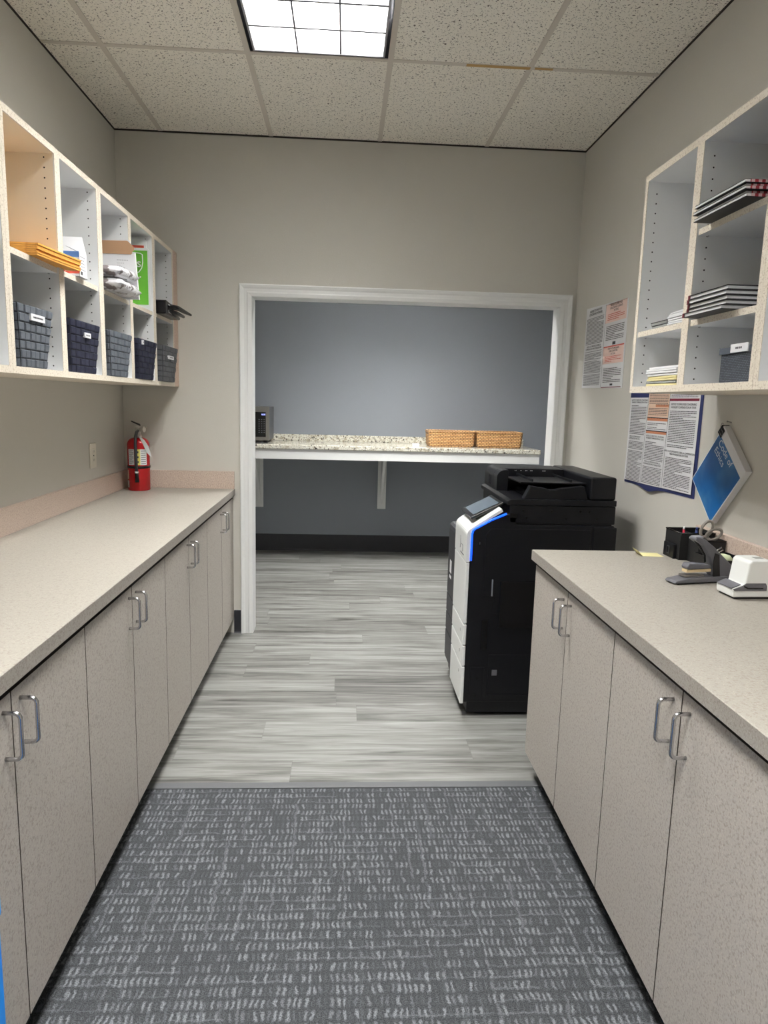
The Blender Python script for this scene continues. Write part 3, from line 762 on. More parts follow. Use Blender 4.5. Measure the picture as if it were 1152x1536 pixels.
pouch(TR(-1.005, 3.092, 1.8615), .21, .276, .050, 'plastic_package', 'lower clear plastic wrapped package in front of the white mailer', M_film, 'shiny packages on the third shelf')
pouch(TR(-1.005, 3.095, 1.9195) @ R(3, 'X'), .20, .262, .046, 'plastic_package', 'upper clear plastic wrapped package, tilted on top of the other', M_film, 'shiny packages on the third shelf')
# black gadget of unknown kind on last shelf
t = thing('desk_gadget', 'glossy black plastic desk gadget sticking out of the last cubby shelf', 'desk gadget', (-1.0, 3.86, 1.8612))
b = MB(); b.prism([(3.745, 1.8612), (4.060, 1.8612), (4.065, 1.875), (3.93, 1.895), (3.86, 1.925), (3.76, 1.932), (3.74, 1.92)], 'x', -1.10, -.925, bev=.006); b.done('body', M_blk2, t)
b = MB(); b.tube([(-.935, 3.80, 1.905), (-.90, 3.90, 1.908), (-.885, 4.02, 1.900), (-.868, 4.07, 1.893)], [.014, .013, .010, .006], 10)
b.tube([(-.93, 3.80, 1.885), (-.905, 3.92, 1.880), (-.900, 4.03, 1.878)], [.012, .011, .008], 10)
b.done('lever', M_blk2, t)
b = MB(); b.box(-.9248, -.921, 3.79, 3.86, 1.870, 1.886, bev=.001); b.done('plate', M_steel, t)

# ------------------------------------------------------------------ right cubby contents
for k in range(5):
    t = thing('hardcover_book', ['bottom', 'second', 'middle', 'fourth', 'top'][k] + (' one of the five black hardcover books stacked on the lower shelf' if k != 1 and k != 3 else ' from the bottom of the five black hardcover books on the lower shelf'), 'book', (1.1, 1.98, 1.7113+k*.0128), group='black hardcover books on the lower right shelf')
    z = 1.7113+k*.0128; dx = random.uniform(-.002, .002)+(.0 if k else -.010)
    b = MB(); b.box(1.003+dx, 1.24, 1.862, 2.074, z, z+.0022); b.box(1.003+dx, 1.24, 1.862, 2.074, z+.0104, z+.0126); b.box(1.003+dx, 1.24, 2.071, 2.0745, z, z+.0126)
    b.done('cover', M_blackcov, t)
    b = MB(); b.box(1.006+dx, 1.237, 1.866, 2.0705, z+.0023, z+.0103); b.done('pages', M_paper, t)
    b = MB(); b.box(1.0025+dx, 1.0045+dx, 2.066, 2.0765, z, z+.0126); b.done('spine_edge', M_burg, t)
for k in range(5):
    z = 1.9725+k*.0088; dx = [.0, .006, -.004, .004, -.002][k]; dy = [.0, .01, .0, .012, .006][k]
    t = thing('notebook', ['lowest', 'second lowest', 'middle', 'second highest', 'topmost'][k] + ' of the floppy notebooks with red checked spines on the high right shelf', 'notebook', (1.1, 1.9, z), group='red checked notebooks on the upper right shelf')
    x0 = .988+dx; y0, y1 = 1.785+dy, 2.045-dy*.5
    def slab(za, zb, xa, ya_, yb_, droop):
        b = MB(); n = 8; P = []
        for i in range(n+1):
            u = i/n; y = ya_+(yb_-ya_)*u; d = -droop*max(0, u-.35)**2*0
            sway = 0
            P.append((y, za+sway, zb+sway))
        A = [[b.v((xx, p[0], zz)) for xx, zz in ((xa, p[1]), (1.235, p[1]), (1.235, p[2]), (xa, p[2]))] for p in P]
        for q, r in zip(A, A[1:]):
            for j in range(4): b.f([q[j], q[(j+1) % 4], r[(j+1) % 4], r[j]])
        b.f(A[0]); b.f(A[-1]); return b
    slab(z, z+.0014, x0-.002, y0-.001, y1+.003, 0).done('back_cover', M_blackcov, t)
    slab(z+.0015, z+.0076, x0, y0, y1, 0).done('pages', M_paper, t)
    slab(z+.0077, z+.0086, x0-.001, y0-.001, y1+.002, 0).done('front_cover', M_blackcov, t)
    b = MB(); b.box(x0+.012, 1.23, y0-.0016, y0-.0004, z+.0012, z+.0078); b.done('spine_binding', M_check, t)
# paper stacks, lower shelf bottom
cols = [M_cream2, M_greyp, M_cream2, M_cream2, M_paper, M_paper, M_paper, M_paper]
pos = ['lowest', 'second', 'third', 'fourth', 'fifth', 'sixth', 'seventh', 'topmost']
for k in range(8):
    z = 1.5204+k*.0079; dx = random.uniform(-.004, .004); dy = random.uniform(-.006, .006)
    b = MB(TR(1.14+dx, 2.277+dy, 0) @ R(random.uniform(-1.5, 1.5))); b.box(-.105, .105, -.108, .108, z, z+(.0068 if k not in (1,) else .006), bev=.001, seg=1)
    tag(b.done('paper_pad', cols[k]), pos[k] + (' from the bottom, a %s pad in the stack on the cabinet floor at right' % ('yellowish' if k < 4 and k != 1 else 'greyish' if k == 1 else 'white')) if k not in (0, 7) else (pos[k] + ' pad, %s, of the stack on the floor of the right wall cabinet' % ('yellowish' if k == 0 else 'white')), 'paper pad', 'paper pads on the floor of the right wall cabinet')
for k in range(5):
    z = 1.7113+k*.0068
    b = MB(TR(1.14+random.uniform(-.003, .003), 2.213+random.uniform(-.002, .002), 0)); b.box(-.105, .105, -.053, .053, z, z+.0056, bev=.001, seg=1)
    tag(b.done('notepad', M_paper), ['lowest', 'second lowest', 'middle', 'second highest', 'topmost'][k] + ' of the white notepads on the small right shelf', 'notepad', 'white notepads on the right shelf')
b = MB(TR(1.14, 2.21, 0)); b.hexa([(-.10, -.048, 1.7465), (.10, -.048, 1.7465), (.10, .055, 1.7465), (-.10, .055, 1.7465), (-.10, -.048, 1.752), (.10, -.048, 1.752), (.10, .050, 1.7495), (-.10, .050, 1.7495)])
tag(b.done('folded_paper', M_paper), 'white folded paper lying tilted on top of the white notepads', 'paper')
for k in range(2):
    z = 1.7113+k*.0112
    t = thing('pamphlet', ['lower', 'upper'][k] + ' of the two grey pamphlets left of the white notepads', 'pamphlet', (1.14, 2.335, z), group='grey pamphlets on the right shelf')
    b = MB(TR(0, k*.008, 0)); b.box(1.04, 1.24, 2.275, 2.392, z, z+.0075); b.done('pages', M_greyp, t)
    b = MB(TR(0, k*.008, 0)); b.box(1.039, 1.24, 2.275, 2.394, z+.0076, z+.0102); b.done('cover', M_dgrey, t)

# ------------------------------------------------------------------ posters on the right wall
def lines(b, x, ya, yb, za, zb, pitch, mi=0, fill=.94, th=.40, par=.12):
    """rows of printed words; ya > yb (reading direction is -y)"""
    z = za
    while z > zb:
        end = yb + (0 if random.random() > par else (ya-yb)*random.uniform(.2, .6))
        u = ya
        while u > end:
            l = min(random.uniform(.006, .022), u-end)
            if l > .002: b.quad([(x, u, z-pitch*th), (x, u-l, z-pitch*th), (x, u-l, z), (x, u, z)], mi)
            u -= l+.0022
        z -= pitch*(1 if random.random() > .07 else 1.8)
def heading(t, s, x, y, z, size, m=M_inkh): return textmesh('heading', s, size, F_negx(x, y, z), m, t, depth=.0001)
x = XR-.0008
t = thing('notice_poster', 'white and pink two-column notice poster on the wall left of the cabinet', 'poster', (x, 3.71, 1.545))
b = MB(); b.hexa([(x-.0012, 4.004, 1.551), (x-.0012, 3.412, 1.541), (x, 3.412, 1.541), (x, 4.004, 1.551), (x-.0012, 4.004, 1.990), (x-.0012, 3.412, 1.970), (x, 3.412, 1.970), (x, 4.004, 1.990)]); b.done('sheet', M_paper, t)
xp = x-.0016
def panel(t, name, m, y0, y1, z0, z1, xx=xp): b = MB(); b.box(xx, xx+.0003, y0, y1, z0, z1); return b.done(name, m, t)
panel(t, 'pink_panel', M_pink, 3.425, 3.70, 1.877, 1.972); panel(t, 'pink_panel', M_pink, 3.425, 3.70, 1.668, 1.752)
panel(t, 'red_bar', M_redp, 3.425, 3.70, 1.752, 1.758); panel(t, 'red_bar', M_maroon, 3.425, 3.70, 1.968, 1.972); panel(t, 'red_bar', M_maroon, 3.43, 3.70, 1.546, 1.550)
panel(t, 'rule', M_inkh, 3.704, 3.706, 1.55, 1.974)
b = MB(); xt = xp-.0003
lines(b, xt, 3.985, 3.725, 1.928, 1.785, .0072); lines(b, xt, 3.985, 3.725, 1.748, 1.565, .0062)
lines(b, xt, 3.68, 3.44, 1.86, 1.79, .0085, par=.3); lines(b, xt, 3.68, 3.44, 1.645, 1.575, .0085, par=.3)
b.box(xt, xt+.0002, 3.54, 3.58, 1.762, 1.777); b.box(xt, xt+.0002, 3.54, 3.575, 1.556, 1.566)
b.done('printed_text', M_ink, t)
b = MB(); lines(b, xt, 3.67, 3.45, 1.920, 1.885, .009, par=.3); lines(b, xt, 3.67, 3.45, 1.705, 1.675, .008, par=.3); b.done('printed_text', M_redp, t)
heading(t, 'NOTICE TO EMPLOYEES\nCONCERNING WORKERS', xt, 3.855, 1.957, .017)
heading(t, 'AVISO A LOS EMPLEADOS SOBRE LA\nCOMPENSACION PARA TRABAJADORES', xt, 3.855, 1.768, .0135)
heading(t, 'NOTICE TO EMPLOYEES\nCONCERNING COVERAGE\nIN TEXAS', xt, 3.562, 1.948, .014)
heading(t, 'AVISO A LOS EMPLEADOS\nSOBRE COBERTURA\nEN TEXAS', xt, 3.562, 1.730, .013)

t = thing('notice_poster', 'navy-edged three-column notice poster hanging below the right wall cabinet', 'poster', (x, 2.95, 1.10))
def zb(y): u = (3.285-y)/.67; return 1.104+.010*u-.012*math.exp(-((u-.45)/.12)**2)*0
b = MB(); n = 16; A = []
for i in range(n+1):
    y = 3.290-(3.290-2.606)*i/n; u = i/n; bul = .010*max(0, math.sin(u*math.pi*2-1))*1
    A.append([b.v((x-.0004, y, 1.62)), b.v((x-.0010-bul*.3, y, 1.35)), b.v((x-.0014-bul, y, 1.094+.008*u-.016*math.exp(-((u-.42)/.10)**2)))])
for p, q in zip(A, A[1:]):
    for j in range(2): b.f([p[j], p[j+1], q[j+1], q[j]], 0, True)
b.done('backing', M_navy, t, recalc=False)
xp = x-.013
b = MB(); n = 24; A = []
def bulge(u): return .003+.009*max(0, math.sin(u*math.pi*2-1))
for i in range(n+1):
    u = i/n; y = 3.286-(3.286-2.628)*u
    A.append([b.v((x-.0016, y, 1.615)), b.v((x-.0022-bulge(u)*.3, y, 1.35)), b.v((x-.0026-bulge(u), y, 1.106+.010*u))])
for p, q in zip(A, A[1:]):
    for j in range(2): b.f([p[j], p[j+1], q[j+1], q[j]], 0, True)
b.done('sheet', M_paper, t, recalc=False)
def wallx(y, z):
    u = (3.286-y)/(3.286-2.628); u = min(1, max(0, u)); bl = bulge(u)
    if z > 1.35: k = (1.615-z)/.265; return x-.0016-k*(.0006+bl*.3)
    k = (1.35-z)/.244; return x-.0022-bl*.3-k*(.0004+bl*.7)
def drape(b_, off):
    for v in b_.bm.verts: v.co.x = wallx(v.co.y, v.co.z)-off
def dpanel(name, m, y0, y1, z0, z1):
    b = MB(); n = 8
    for i in range(n):
        a, c = y0+(y1-y0)*i/n, y0+(y1-y0)*(i+1)/n; b.quad([(0, a, z0), (0, a, z1), (0, c, z1), (0, c, z0)])
    drape(b, .0006); return b.done(name, m, t, recalc=False)
c0, c1, c2 = 3.280, 3.085, 2.880; c3 = 2.634
dpanel('header_band', M_navy, c1, 3.288, 1.493, 1.612); dpanel('peach_panel', M_peach, c2+.004, c1-.004, 1.408, 1.612); dpanel('brick_bar', M_brick, c2+.004, c1-.004, 1.452, 1.462)
dpanel('brick_bar', M_brick, c2+.004, c1-.004, 1.392, 1.404); dpanel('brick_bar', M_brick, c2+.004, c1-.004, 1.336, 1.346)
dpanel('rule', M_inkh, c2+.002, c1-.002, 1.460, 1.4635); dpanel('rule', M_inkh, c2+.002, c1-.002, 1.403, 1.407); dpanel('rule', M_inkh, c2+.002, c1-.002, 1.346, 1.350)
dpanel('maroon_bar', M_maroon, c3, c2, 1.478, 1.488)
dpanel('rule', M_inkh, c1-.001, c1+.001, 1.11, 1.612); dpanel('rule', M_inkh, c2-.001, c2+.001, 1.11, 1.612)
b = MB()
lines(b, 0, c0-.012, c1+.012, 1.458, 1.325, .0072); lines(b, 0, c0-.012, c1+.012, 1.292, 1.112, .0064)
lines(b, 0, c1-.012, c2+.012, 1.447, 1.414, .0068); lines(b, 0, c1-.012, c2+.012, 1.383, 1.356, .0066, par=.3)
lines(b, 0, c1-.012, c2+.012, 1.300, 1.222, .0070); lines(b, 0, c1-.012, c2+.012, 1.190, 1.116, .0064)
lines(b, 0, c2-.012, c3+.012, 1.438, 1.285, .0070); lines(b, 0, c2-.012, c3+.012, 1.246, 1.122, .0064); lines(b, 0, c2-.012, c3+.012, 1.51, 1.492, .007)
lines(b, 0, c1-.012, c2+.012, 1.51, 1.468, .0068)
drape(b, .0010); b.done('printed_text', M_ink, t, recalc=False)
def dhead(s, y, z, size):
    textmesh('heading', s, size, F_negx(wallx(y, z)-.0014, y, z), M_inkh, t, depth=.0001)
dhead('NOTICE TO EMPLOYEES CONCERNING\nWORKERS\' COMPENSATION IN TEXAS', (c0+c1)/2, 1.476, .0100)
dhead('AVISO A LOS EMPLEADOS SOBRE LA\nCOMPENSACION PARA TRABAJADORES', (c0+c1)/2, 1.309, .0098)
dhead('NOTICE TO EMPLOYEES CONCERNING\nWORKERS\' COMPENSATION IN TEXAS', (c1+c2)/2, 1.320, .0100)
dhead('AVISO A LOS EMPLEADOS SOBRE LA\nCOMPENSACION PARA TRABAJADORES', (c1+c2)/2, 1.207, .0098)
dhead('NOTICE TO EMPLOYEES CONCERNING\nWORKERS\' COMPENSATION IN TEXAS', (c2+c3)/2, 1.458, .0120)
dhead('AVISO A LOS EMPLEADOS SOBRE LA COMPENSACION\nPARA TRABAJADORES EN TEXAS', (c2+c3)/2, 1.266, .0108)

# ------------------------------------------------------------------ booklet hanging by a corner
TP = Vector((0, 2.400, 1.392)); d1 = Vector((0, -.74, -.672)).normalized(); d2 = Vector((0, .672, -.74)).normalized()
W_, H_ = .218, .280
# local: +x along d1 (title line direction), +y up the page (= -d2), +z out of the wall (-x)
Tb = Matrix(((0, 0, -1, 1.3560), (d1.y, -d2.y, 0, TP.y), (d1.z, -d2.z, 0, TP.z), (0, 0, 0, 1)))
t = thing('booklet', 'thick booklet with a blue cover hung cornerwise from a black clip on the right wall', 'booklet', T=Tb)
b = MB(Tb)
for k in range(6): b.box(.0015*(k % 2), W_, -H_, 0, .0005+k*.0038, .0005+k*.0038+.0034)
b.done('pages', M_paper, t)
b = MB(Tb); b.box(0, W_, -H_, 0, .0235, .0243); b.done('cover', M_paper, t)
b = MB(Tb); b.box(.004, W_-.004, -H_+.004, -.036, .0244, .0248); b.done('cover_print', M_cover, t)['label'] = 'blue printed cover area'
textmesh('title', 'Code of\nEthics', .036, Tb @ TR(.025, -.070, .0250), M_paper, t, depth=.0001, align='LEFT')
tc_ = thing('binder_clip', 'black binder clip gripping the top corner of the blue booklet', 'binder clip', T=Tb @ TR(.0, -.018, .0))
Tc = Tb @ TR(.004, -.022, .0125) @ R(90)
b = MB(Tc); b.prism([(-.013, .002), (-.011, -.0125), (-.010, -.0125), (-.010, .0), (.0, .0)], 'x', -.016, .016) if 0 else None
b.box(-.017, .017, -.018, .012, .0128, .0142); b.box(-.017, .017, -.018, .012, -.0122, -.0112)
b.box(-.017, .017, .0105, .0125, -.0112, .0128)
b.done('clip_body', M_blk2, tc_)
b = MB(Tc); b.tube([(-.007, .006, .0150), (-.008, -.014, .0152), (-.004, -.020, .0152), (.004, -.020, .0152), (.008, -.014, .0152), (.007, .006, .0150)], .0008, 6)
b.tube([(-.006, .012, .001), (-.011, .026, .001), (-.006, .034, .001), (.006, .034, .001), (.011, .026, .001), (.006, .012, .001)], .0008, 6)
b.done('wire_loop', M_chrome, tc_)
b = MB(); b.tube([(XR-.001, 2.400, 1.404), (XR-.016, 2.400, 1.407)], .0012, 8); b.tube([(XR-.016, 2.400, 1.407), (XR-.018, 2.400, 1.407)], .003, 8)
tag(b.done('nail', M_steel), 'small nail in the right wall holding the booklet clip', 'nail')

# ------------------------------------------------------------------ wall plate
t = thing('outlet_plate', 'ivory wall plate on the left wall above the backsplash', 'outlet', (XL, 3.680, 1.13))
b = MB(); b.box(XL+.0005, XL+.007, 3.637, 3.723, 1.066, 1.194, bev=.003); b.done('cover_plate', M_plate, t)
b = MB()
for z in (1.152, 1.108): b.box(XL+.006, XL+.009, 3.662, 3.698, z-.016, z+.016, 0, .002); b.box(XL+.009, XL+.0093, 3.672, 3.674, z-.006, z+.006, 1); b.box(XL+.009, XL+.0093, 3.685, 3.687, z-.006, z+.006, 1)
b.tube([(XL+.007, 3.68, 1.13), (XL+.0095, 3.68, 1.13)], .003, 8, 1)
b.done('receptacle', [M_plate, M_gasket], t)

# ------------------------------------------------------------------ fire extinguisher
ex, ey = -1.182, 4.085; er = .0615
t = thing('fire_extinguisher', 'red fire extinguisher standing in the far left corner of the worktop', 'fire extinguisher', (ex, ey, HL))
z0 = HL+.0003
b = MB(); pr = [(er-.004, 0), (er, .004), (er, .262)]
for k in range(1, 9): a = math.pi/2*k/8; pr.append((.018+(er-.018)*math.cos(a), .262+.040*math.sin(a)))
b.lathe((ex, ey, z0), pr, 40); b.done('cylinder', M_red, t)
b = MB(); b.lathe((ex, ey, z0), [(.019, .300), (.019, .318), (.015, .322), (.015, .345), (.018, .347), (.018, .362), (.010, .366)], 20); b.tube([(ex+.012, ey-.004, z0+.348), (ex+.032, ey-.010, z0+.350)], .013, 12); b.done('valve', M_alu, t)
b = MB(); b.tube([(ex+.033, ey-.010, z0+.350), (ex+.040, ey-.012, z0+.350)], .017, 16); b.done('gauge', M_alu, t)
b = MB()
b.hexa([(ex-.010, ey-.008, z0+.362), (ex+.045, ey-.008, z0+.358), (ex+.045, ey+.008, z0+.358), (ex-.010, ey+.008, z0+.362), (ex-.010, ey-.008, z0+.368), (ex+.050, ey-.008, z0+.364), (ex+.050, ey+.008, z0+.364), (ex-.010, ey+.008, z0+.368)])
b.done('carry_handle', M_alu, t)
b = MB(); b.hexa([(ex-.036, ey-.008, z0+.392), (ex+.014, ey-.008, z0+.3675), (ex+.014, ey+.008, z0+.3675), (ex-.036, ey+.008, z0+.392), (ex-.036, ey-.008, z0+.397), (ex+.012, ey-.008, z0+.379), (ex+.012, ey+.008, z0+.379), (ex-.036, ey+.008, z0+.397)]); b.done('lever', M_blk2, t)
b = MB(); b.tube([(ex+.004, ey-.018, z0+.340), (ex+.003, ey-.036, z0+.335), (ex+.003, ey-.058, z0+.31), (ex+.004, ey-.071, z0+.27), (ex+.006, ey-.0735, z0+.20), (ex+.008, ey-.0735, z0+.12)], .0085, 12); b.done('hose', M_dgrey, t)
b = MB(); b.tube([(ex+.008, ey-.0735, z0+.119), (ex+.009, ey-.0735, z0+.085), (ex+.010, ey-.0735, z0+.052)], [.009, .010, .012], 12); b.done('nozzle', M_blk2, t)
b = MB(); b.tube([(ex+.008, ey-.0735, z0+.114), (ex+.0083, ey-.0735, z0+.104)], .0105, 12); b.done('nozzle_ring', M_paper, t)
b = MB(); b.lathe((ex, ey, z0), [(er+.0015, .128), (er+.003, .130), (er+.003, .140), (er+.0015, .142)], 40); b.done('strap', M_blk2, t)
def curved(name, m, a0, a1, za, zb_, off=.0005):
    b = MB(); b.lathe((ex, ey, z0), [(er+off, za), (er+off, zb_)], 10, 0, math.radians(a0), math.radians(a1)); return b.done(name, m, t, recalc=False)
curved('instruction_label', M_paper, -133, -97, .148, .238); curved('hazard_label', M_yel, -88, -66, .148, .238); curved('hazard_label', M_paper, -66, -30, .148, .238)
curved('small_label', M_paper, -160, -135, .018, .058); curved('small_label', mat('label_tan', (190, 176, 150), .7), -158, -137, .065, .118); curved('side_label', M_paper, -176, -158, .15, .236)
b = MB()
for k in range(14):
    z = .154+k*.006
    b.lathe((ex, ey, z0), [(er+.0009, z), (er+.0009, z+.002)], 6, 0, math.radians(-130), math.radians(-100 - (8 if k % 4 == 0 else 0)))
    if k % 2 == 0: b.lathe((ex, ey, z0), [(er+.0009, z), (er+.0009, z+.003)], 6, 0, math.radians(-62), math.radians(-36))
for k in range(3): b.lathe((ex, ey, z0), [(er+.0009, .160+k*.028), (er+.0009, .171+k*.028)], 3, 0, math.radians(-80), math.radians(-74))
b.done('label_print', M_ink, t, recalc=False)
b = MB(); p = [Vector((ex+er*1.012*math.cos(math.radians(a)), ey+er*1.012*math.sin(math.radians(a)), z0+zz)) for a, zz in ((-157, .038), (-148, .052), (-139, .038), (-148, .024))]; b.quad(p); b.done('green_diamond', mat('hazard_green', (20, 110, 60), .6), t)
b = MB(); b.hexa([(ex+.078, ey-.050, z0+.195), (ex+.088, ey-.050, z0+.193), (ex+.088, ey-.049, z0+.193), (ex+.078, ey-.049, z0+.195), (ex+.010, ey-.030, z0+.318), (ex+.018, ey-.030, z0+.318), (ex+.018, ey-.029, z0+.318), (ex+.010, ey-.029, z0+.318)])
b.bm.clear()
pts = [(.012, .318), (.022, .312), (.048, .290), (.070, .255), (.086, .195), (.078, .200), (.058, .222), (.042, .262), (.026, .295)]
b.prism([(ex+a, z0+c) for a, c in pts], 'y', ey-.047, ey-.0455); b.done('inspection_tag', M_paper, t)['label'] = 'white paper inspection tag'

# ------------------------------------------------------------------ far room counter
GX0, GX1, GYF, GZ = -1.6, 1.712, 6.0, 1.060
t = thing('granite_counter', 'white speckled granite counter on the far wall with a white front apron', 'counter', ((GX0+GX1)/2, 6.3, GZ-.04))
b = MB(); b.box(GX0, GX1, GYF, YF-.001, GZ-.038, GZ, bev=.005); b.done('granite_top', M_gran, t)
b = MB(); b.box(GX0, GX1, YF-.021, YF-.001, GZ+.0003, GZ+.060, bev=.002); b.done('backsplash', M_gran, t)
b = MB(); b.box(GX0, GX1-.008, GYF+.012, GYF+.032, GZ-.124, GZ-.0385); b.box(GX1-.028, GX1-.008, GYF+.032, YF-.002, GZ-.124, GZ-.0385); b.done('apron', M_trim, t)
for xc in (.365, -.804, ):
    b = MB(); b.box(xc-.040, xc+.040, YF-.020, YF-.001, .423, GZ-.0385)
    b.done('wall_plate', M_trim, t)
    b = MB(); pr = [(YF-.0205, .475), (YF-.0205, GZ-.0385), (GYF+.05, GZ-.0385), (GYF+.05, GZ-.075)]
    for k in range(1, 9): u = k/9; pr.append((GYF+.05+(YF-.0205-.02-GYF-.05)*(u**.7), GZ-.075-(GZ-.075-.50)*(u**1.5)))
    b.prism(pr, 'x', xc-.012, xc+.012); b.done('bracket', M_trim, t)

t = thing('microwave', 'grey steel microwave at the left end of the granite counter', 'microwave', (-.92, 6.4, GZ))
mx0, mx1, my0, my1, mz0, mz1 = -1.18, -.662, 6.205, 6.60, GZ+.020, 1.374
b = MB(); b.box(mx0, mx1, my0+.02, my1, mz0, mz1, bev=.004); b.done('casing', mat('microwave_case', (96, 98, 102), .4, .4), t)
b = MB(); b.box(mx0, mx1, my0, my0+.0195, mz0, mz1, bev=.002); b.done('front_frame', M_steel, t)
b = MB(); b.box(-.815, mx1-.030, my0-.0015, my0-.0002, mz0+.030, mz1-.048); b.done('control_panel', M_glass, t)
b = MB(); b.box(mx0+.03, -.85, my0-.0015, my0-.0002, mz0+.030, mz1-.048); b.done('door_window', M_glass, t)
b = MB()
for i in range(3):
    for j in range(8): b.box(-.755+i*.022, -.755+i*.022+.011, my0-.002, my0-.0016, mz1-.115-j*.016, mz1-.115-j*.016+.004)
b.done('keypad', mat('keypad_print', (120, 120, 124), .7), t)
textmesh('clock_display', '8:08', .020, F_negy(-.712, my0-.0018, mz1-.070), M_disp, t)
b = MB()
for xx in (mx0+.04, mx1-.04):
    for yy in (my0+.05, my1-.05): b.tube([(xx, yy, GZ+.0003), (xx, yy, mz0)], .016, 12)
b.done('foot', M_blk2, t)
b = MB(); b.tube([(-.67, 6.13, GZ+.006), (-.72, 6.10, GZ+.007), (-.80, 6.11, GZ+.008), (-.90, 6.09, GZ+.007)], [.006, .007, .006, .006], 8)
tag(b.done('cord', M_blk2), 'short black cord lying on the granite in front of the microwave', 'cord')

def basket(x0, x1, label):
    y0, y1, z0, z1 = 6.16, 6.44, GZ+.0004, GZ+.133
    t = thing('wicker_basket', label, 'basket', ((x0+x1)/2, (y0+y1)/2, z0), group='wicker baskets on the granite counter')
    def wallpts(in_, z, tp): return [(x0+in_+tp, y0+in_+tp, z), (x1-in_-tp, y0+in_+tp, z), (x1-in_-tp, y1-in_-tp, z), (x0+in_+tp, y1-in_-tp, z)]
    b = MB()
    rows = [(0, z0, .016), (0, z0+.02, .006), (0, z1, 0), (.010, z1, 0), (.014, z0+.012, .006)]
    R_ = []
    for in_, z, tp in rows:
        cs = wallpts(in_, z, tp); ring = []; r = .03
        for i, (cx, cy, cz) in enumerate(cs):
            sx2 = 1 if cx < (x0+x1)/2 else -1; sy2 = 1 if cy < (y0+y1)/2 else -1
            a0 = {(1, 1): 180, (-1, 1): 270, (-1, -1): 0, (1, -1): 90}[(sx2, sy2)]
            for k in range(5): a = math.radians(a0+90*k/4); ring.append(b.v((cx+sx2*r+r*math.cos(a), cy+sy2*r+r*math.sin(a), cz)))
        R_.append(ring)
    for A, B in zip(R_, R_[1:]):
        n = len(A)
        for k in range(n): b.f([A[k], A[(k+1) % n], B[(k+1) % n], B[k]])
    b.f(R_[0][::-1]); b.f(R_[-1])
    b.done('body', M_wick, t)
    b = MB(); pts = []; r = .03
    for i, (cx, cy, cz) in enumerate(wallpts(.004, z1, 0)):
        sx2 = 1 if cx < (x0+x1)/2 else -1; sy2 = 1 if cy < (y0+y1)/2 else -1
        a0 = {(1, 1): 180, (-1, 1): 270, (-1, -1): 0, (1, -1): 90}[(sx2, sy2)]
        for k in range(5): a = math.radians(a0+90*k/4); pts.append((cx+sx2*r+r*math.cos(a), cy+sy2*r+r*math.sin(a), cz))
    b.tube(pts, .009, 8, closed=True); b.done('rim', M_wick, t)
basket(.742, 1.160, 'brown wicker basket on the granite counter, the left of the two')
basket(1.175, 1.590, 'brown wicker basket at the right end of the granite counter')
b = MB(); b.box(.605, .665, 6.20, 6.24, GZ+.0004, GZ+.022, bev=.003)
tag(b.done('small_box', M_paper), 'tiny white block on the granite counter left of the baskets', 'small box')

# ------------------------------------------------------------------ copier
cy0, cy1 = 3.040, 3.645
t = thing('copier', 'tall black office copier with white front panels and blue light strip', 'copier', (.90, 3.34, 0))
b = MB(); b.prism([(.572, .072), (.572, .870), (.580, .895), (.735, .962), (.775, .962), (.775, .914), (1.226, .914), (1.226, .072)], 'y', cy0, 3.356, bev=.004)
b.prism([(.572, .072), (.572, .800), (.745, .820), (.745, .914), (1.226, .914), (1.226, .072)], 'y', 3.3565, cy1, bev=.003)
b.box(.590, 1.20, cy0+.012, cy1-.02, .018, .0725)
b.done('body', M_black, t)
b = MB()
for xx in (.64, 1.15):
    for yy in (cy0+.06, cy1-.07): b.tube([(xx, yy-.012, .0225), (xx, yy+.012, .0225)], .022, 16)
b.done('caster', M_blk2, t)
# white front panels
fx = .5545
for za, zb_ in ((.066, .246), (.250, .346), (.350, .448), (.452, .738)):
    b = MB(); b.box(fx, .5715, cy0-.004, 3.352, za, zb_, bev=.004); b.done('front_panel', M_white, t)['label'] = 'white drawer or door panel'
b = MB()
outer = [(fx, .742), (fx, .862)] + [(fx+.034-.034*math.cos(math.radians(a)), .862+.036*math.sin(math.radians(a))) for a in (15, 30, 45, 60)] + [(.700, .982), (.706, .986)]
inner = [(.712, .974), (.704, .968), (.600, .905), (.580, .893), (.572, .872), (.5715, .742)]
b.prism(outer+inner, 'y', cy0-.004, 3.352); b.done('control_shell', M_white, t)['label'] = 'white curved control panel shell'
b = MB(); b.tube([(.5765, cy0-.004, .748), (.5765, cy0-.004, .866), (.580, cy0-.004, .884), (.590, cy0-.004, .895), (.604, cy0-.004, .902), (.660, cy0-.004, .934), (.728, cy0-.004, .964)], .0048, 8); b.done('light_strip', M_led, t)['label'] = 'glowing blue status light strip'
# dark panels on the far half of the front
for za, zb_ in ((.10, .246), (.250, .346), (.350, .448), (.452, .800)):
    b = MB(); b.box(.5625, .5718, 3.357, 3.605, za, zb_, bev=.003); b.done('front_panel', M_dgrey, t)['label'] = 'dark grey drawer or door panel'
b = MB(); b.prism([(.562, .802), (.566, .818), (.578, .828), (.62, .834), (.62, .806)], 'y', 3.357, 3.605); b.done('paper_exit_lip', M_dgrey, t)
b = MB()
for z in (.432, .332, .232): b.box(.5615, .564, 3.358, 3.40, z-.030, z)
b.done('drawer_grip', M_blk2, t)
b = MB(); b.box(.5612, .5620, 3.48, 3.535, .575, .640); b.box(.5612, .5620, 3.48, 3.535, .545, .560); b.done('sticker', M_paper, t)
for i, z in enumerate((.405, .305, .205)): textmesh('drawer_number', '123'[i], .020, F_negx(fx-.0003, 3.10, z), M_ink, t)
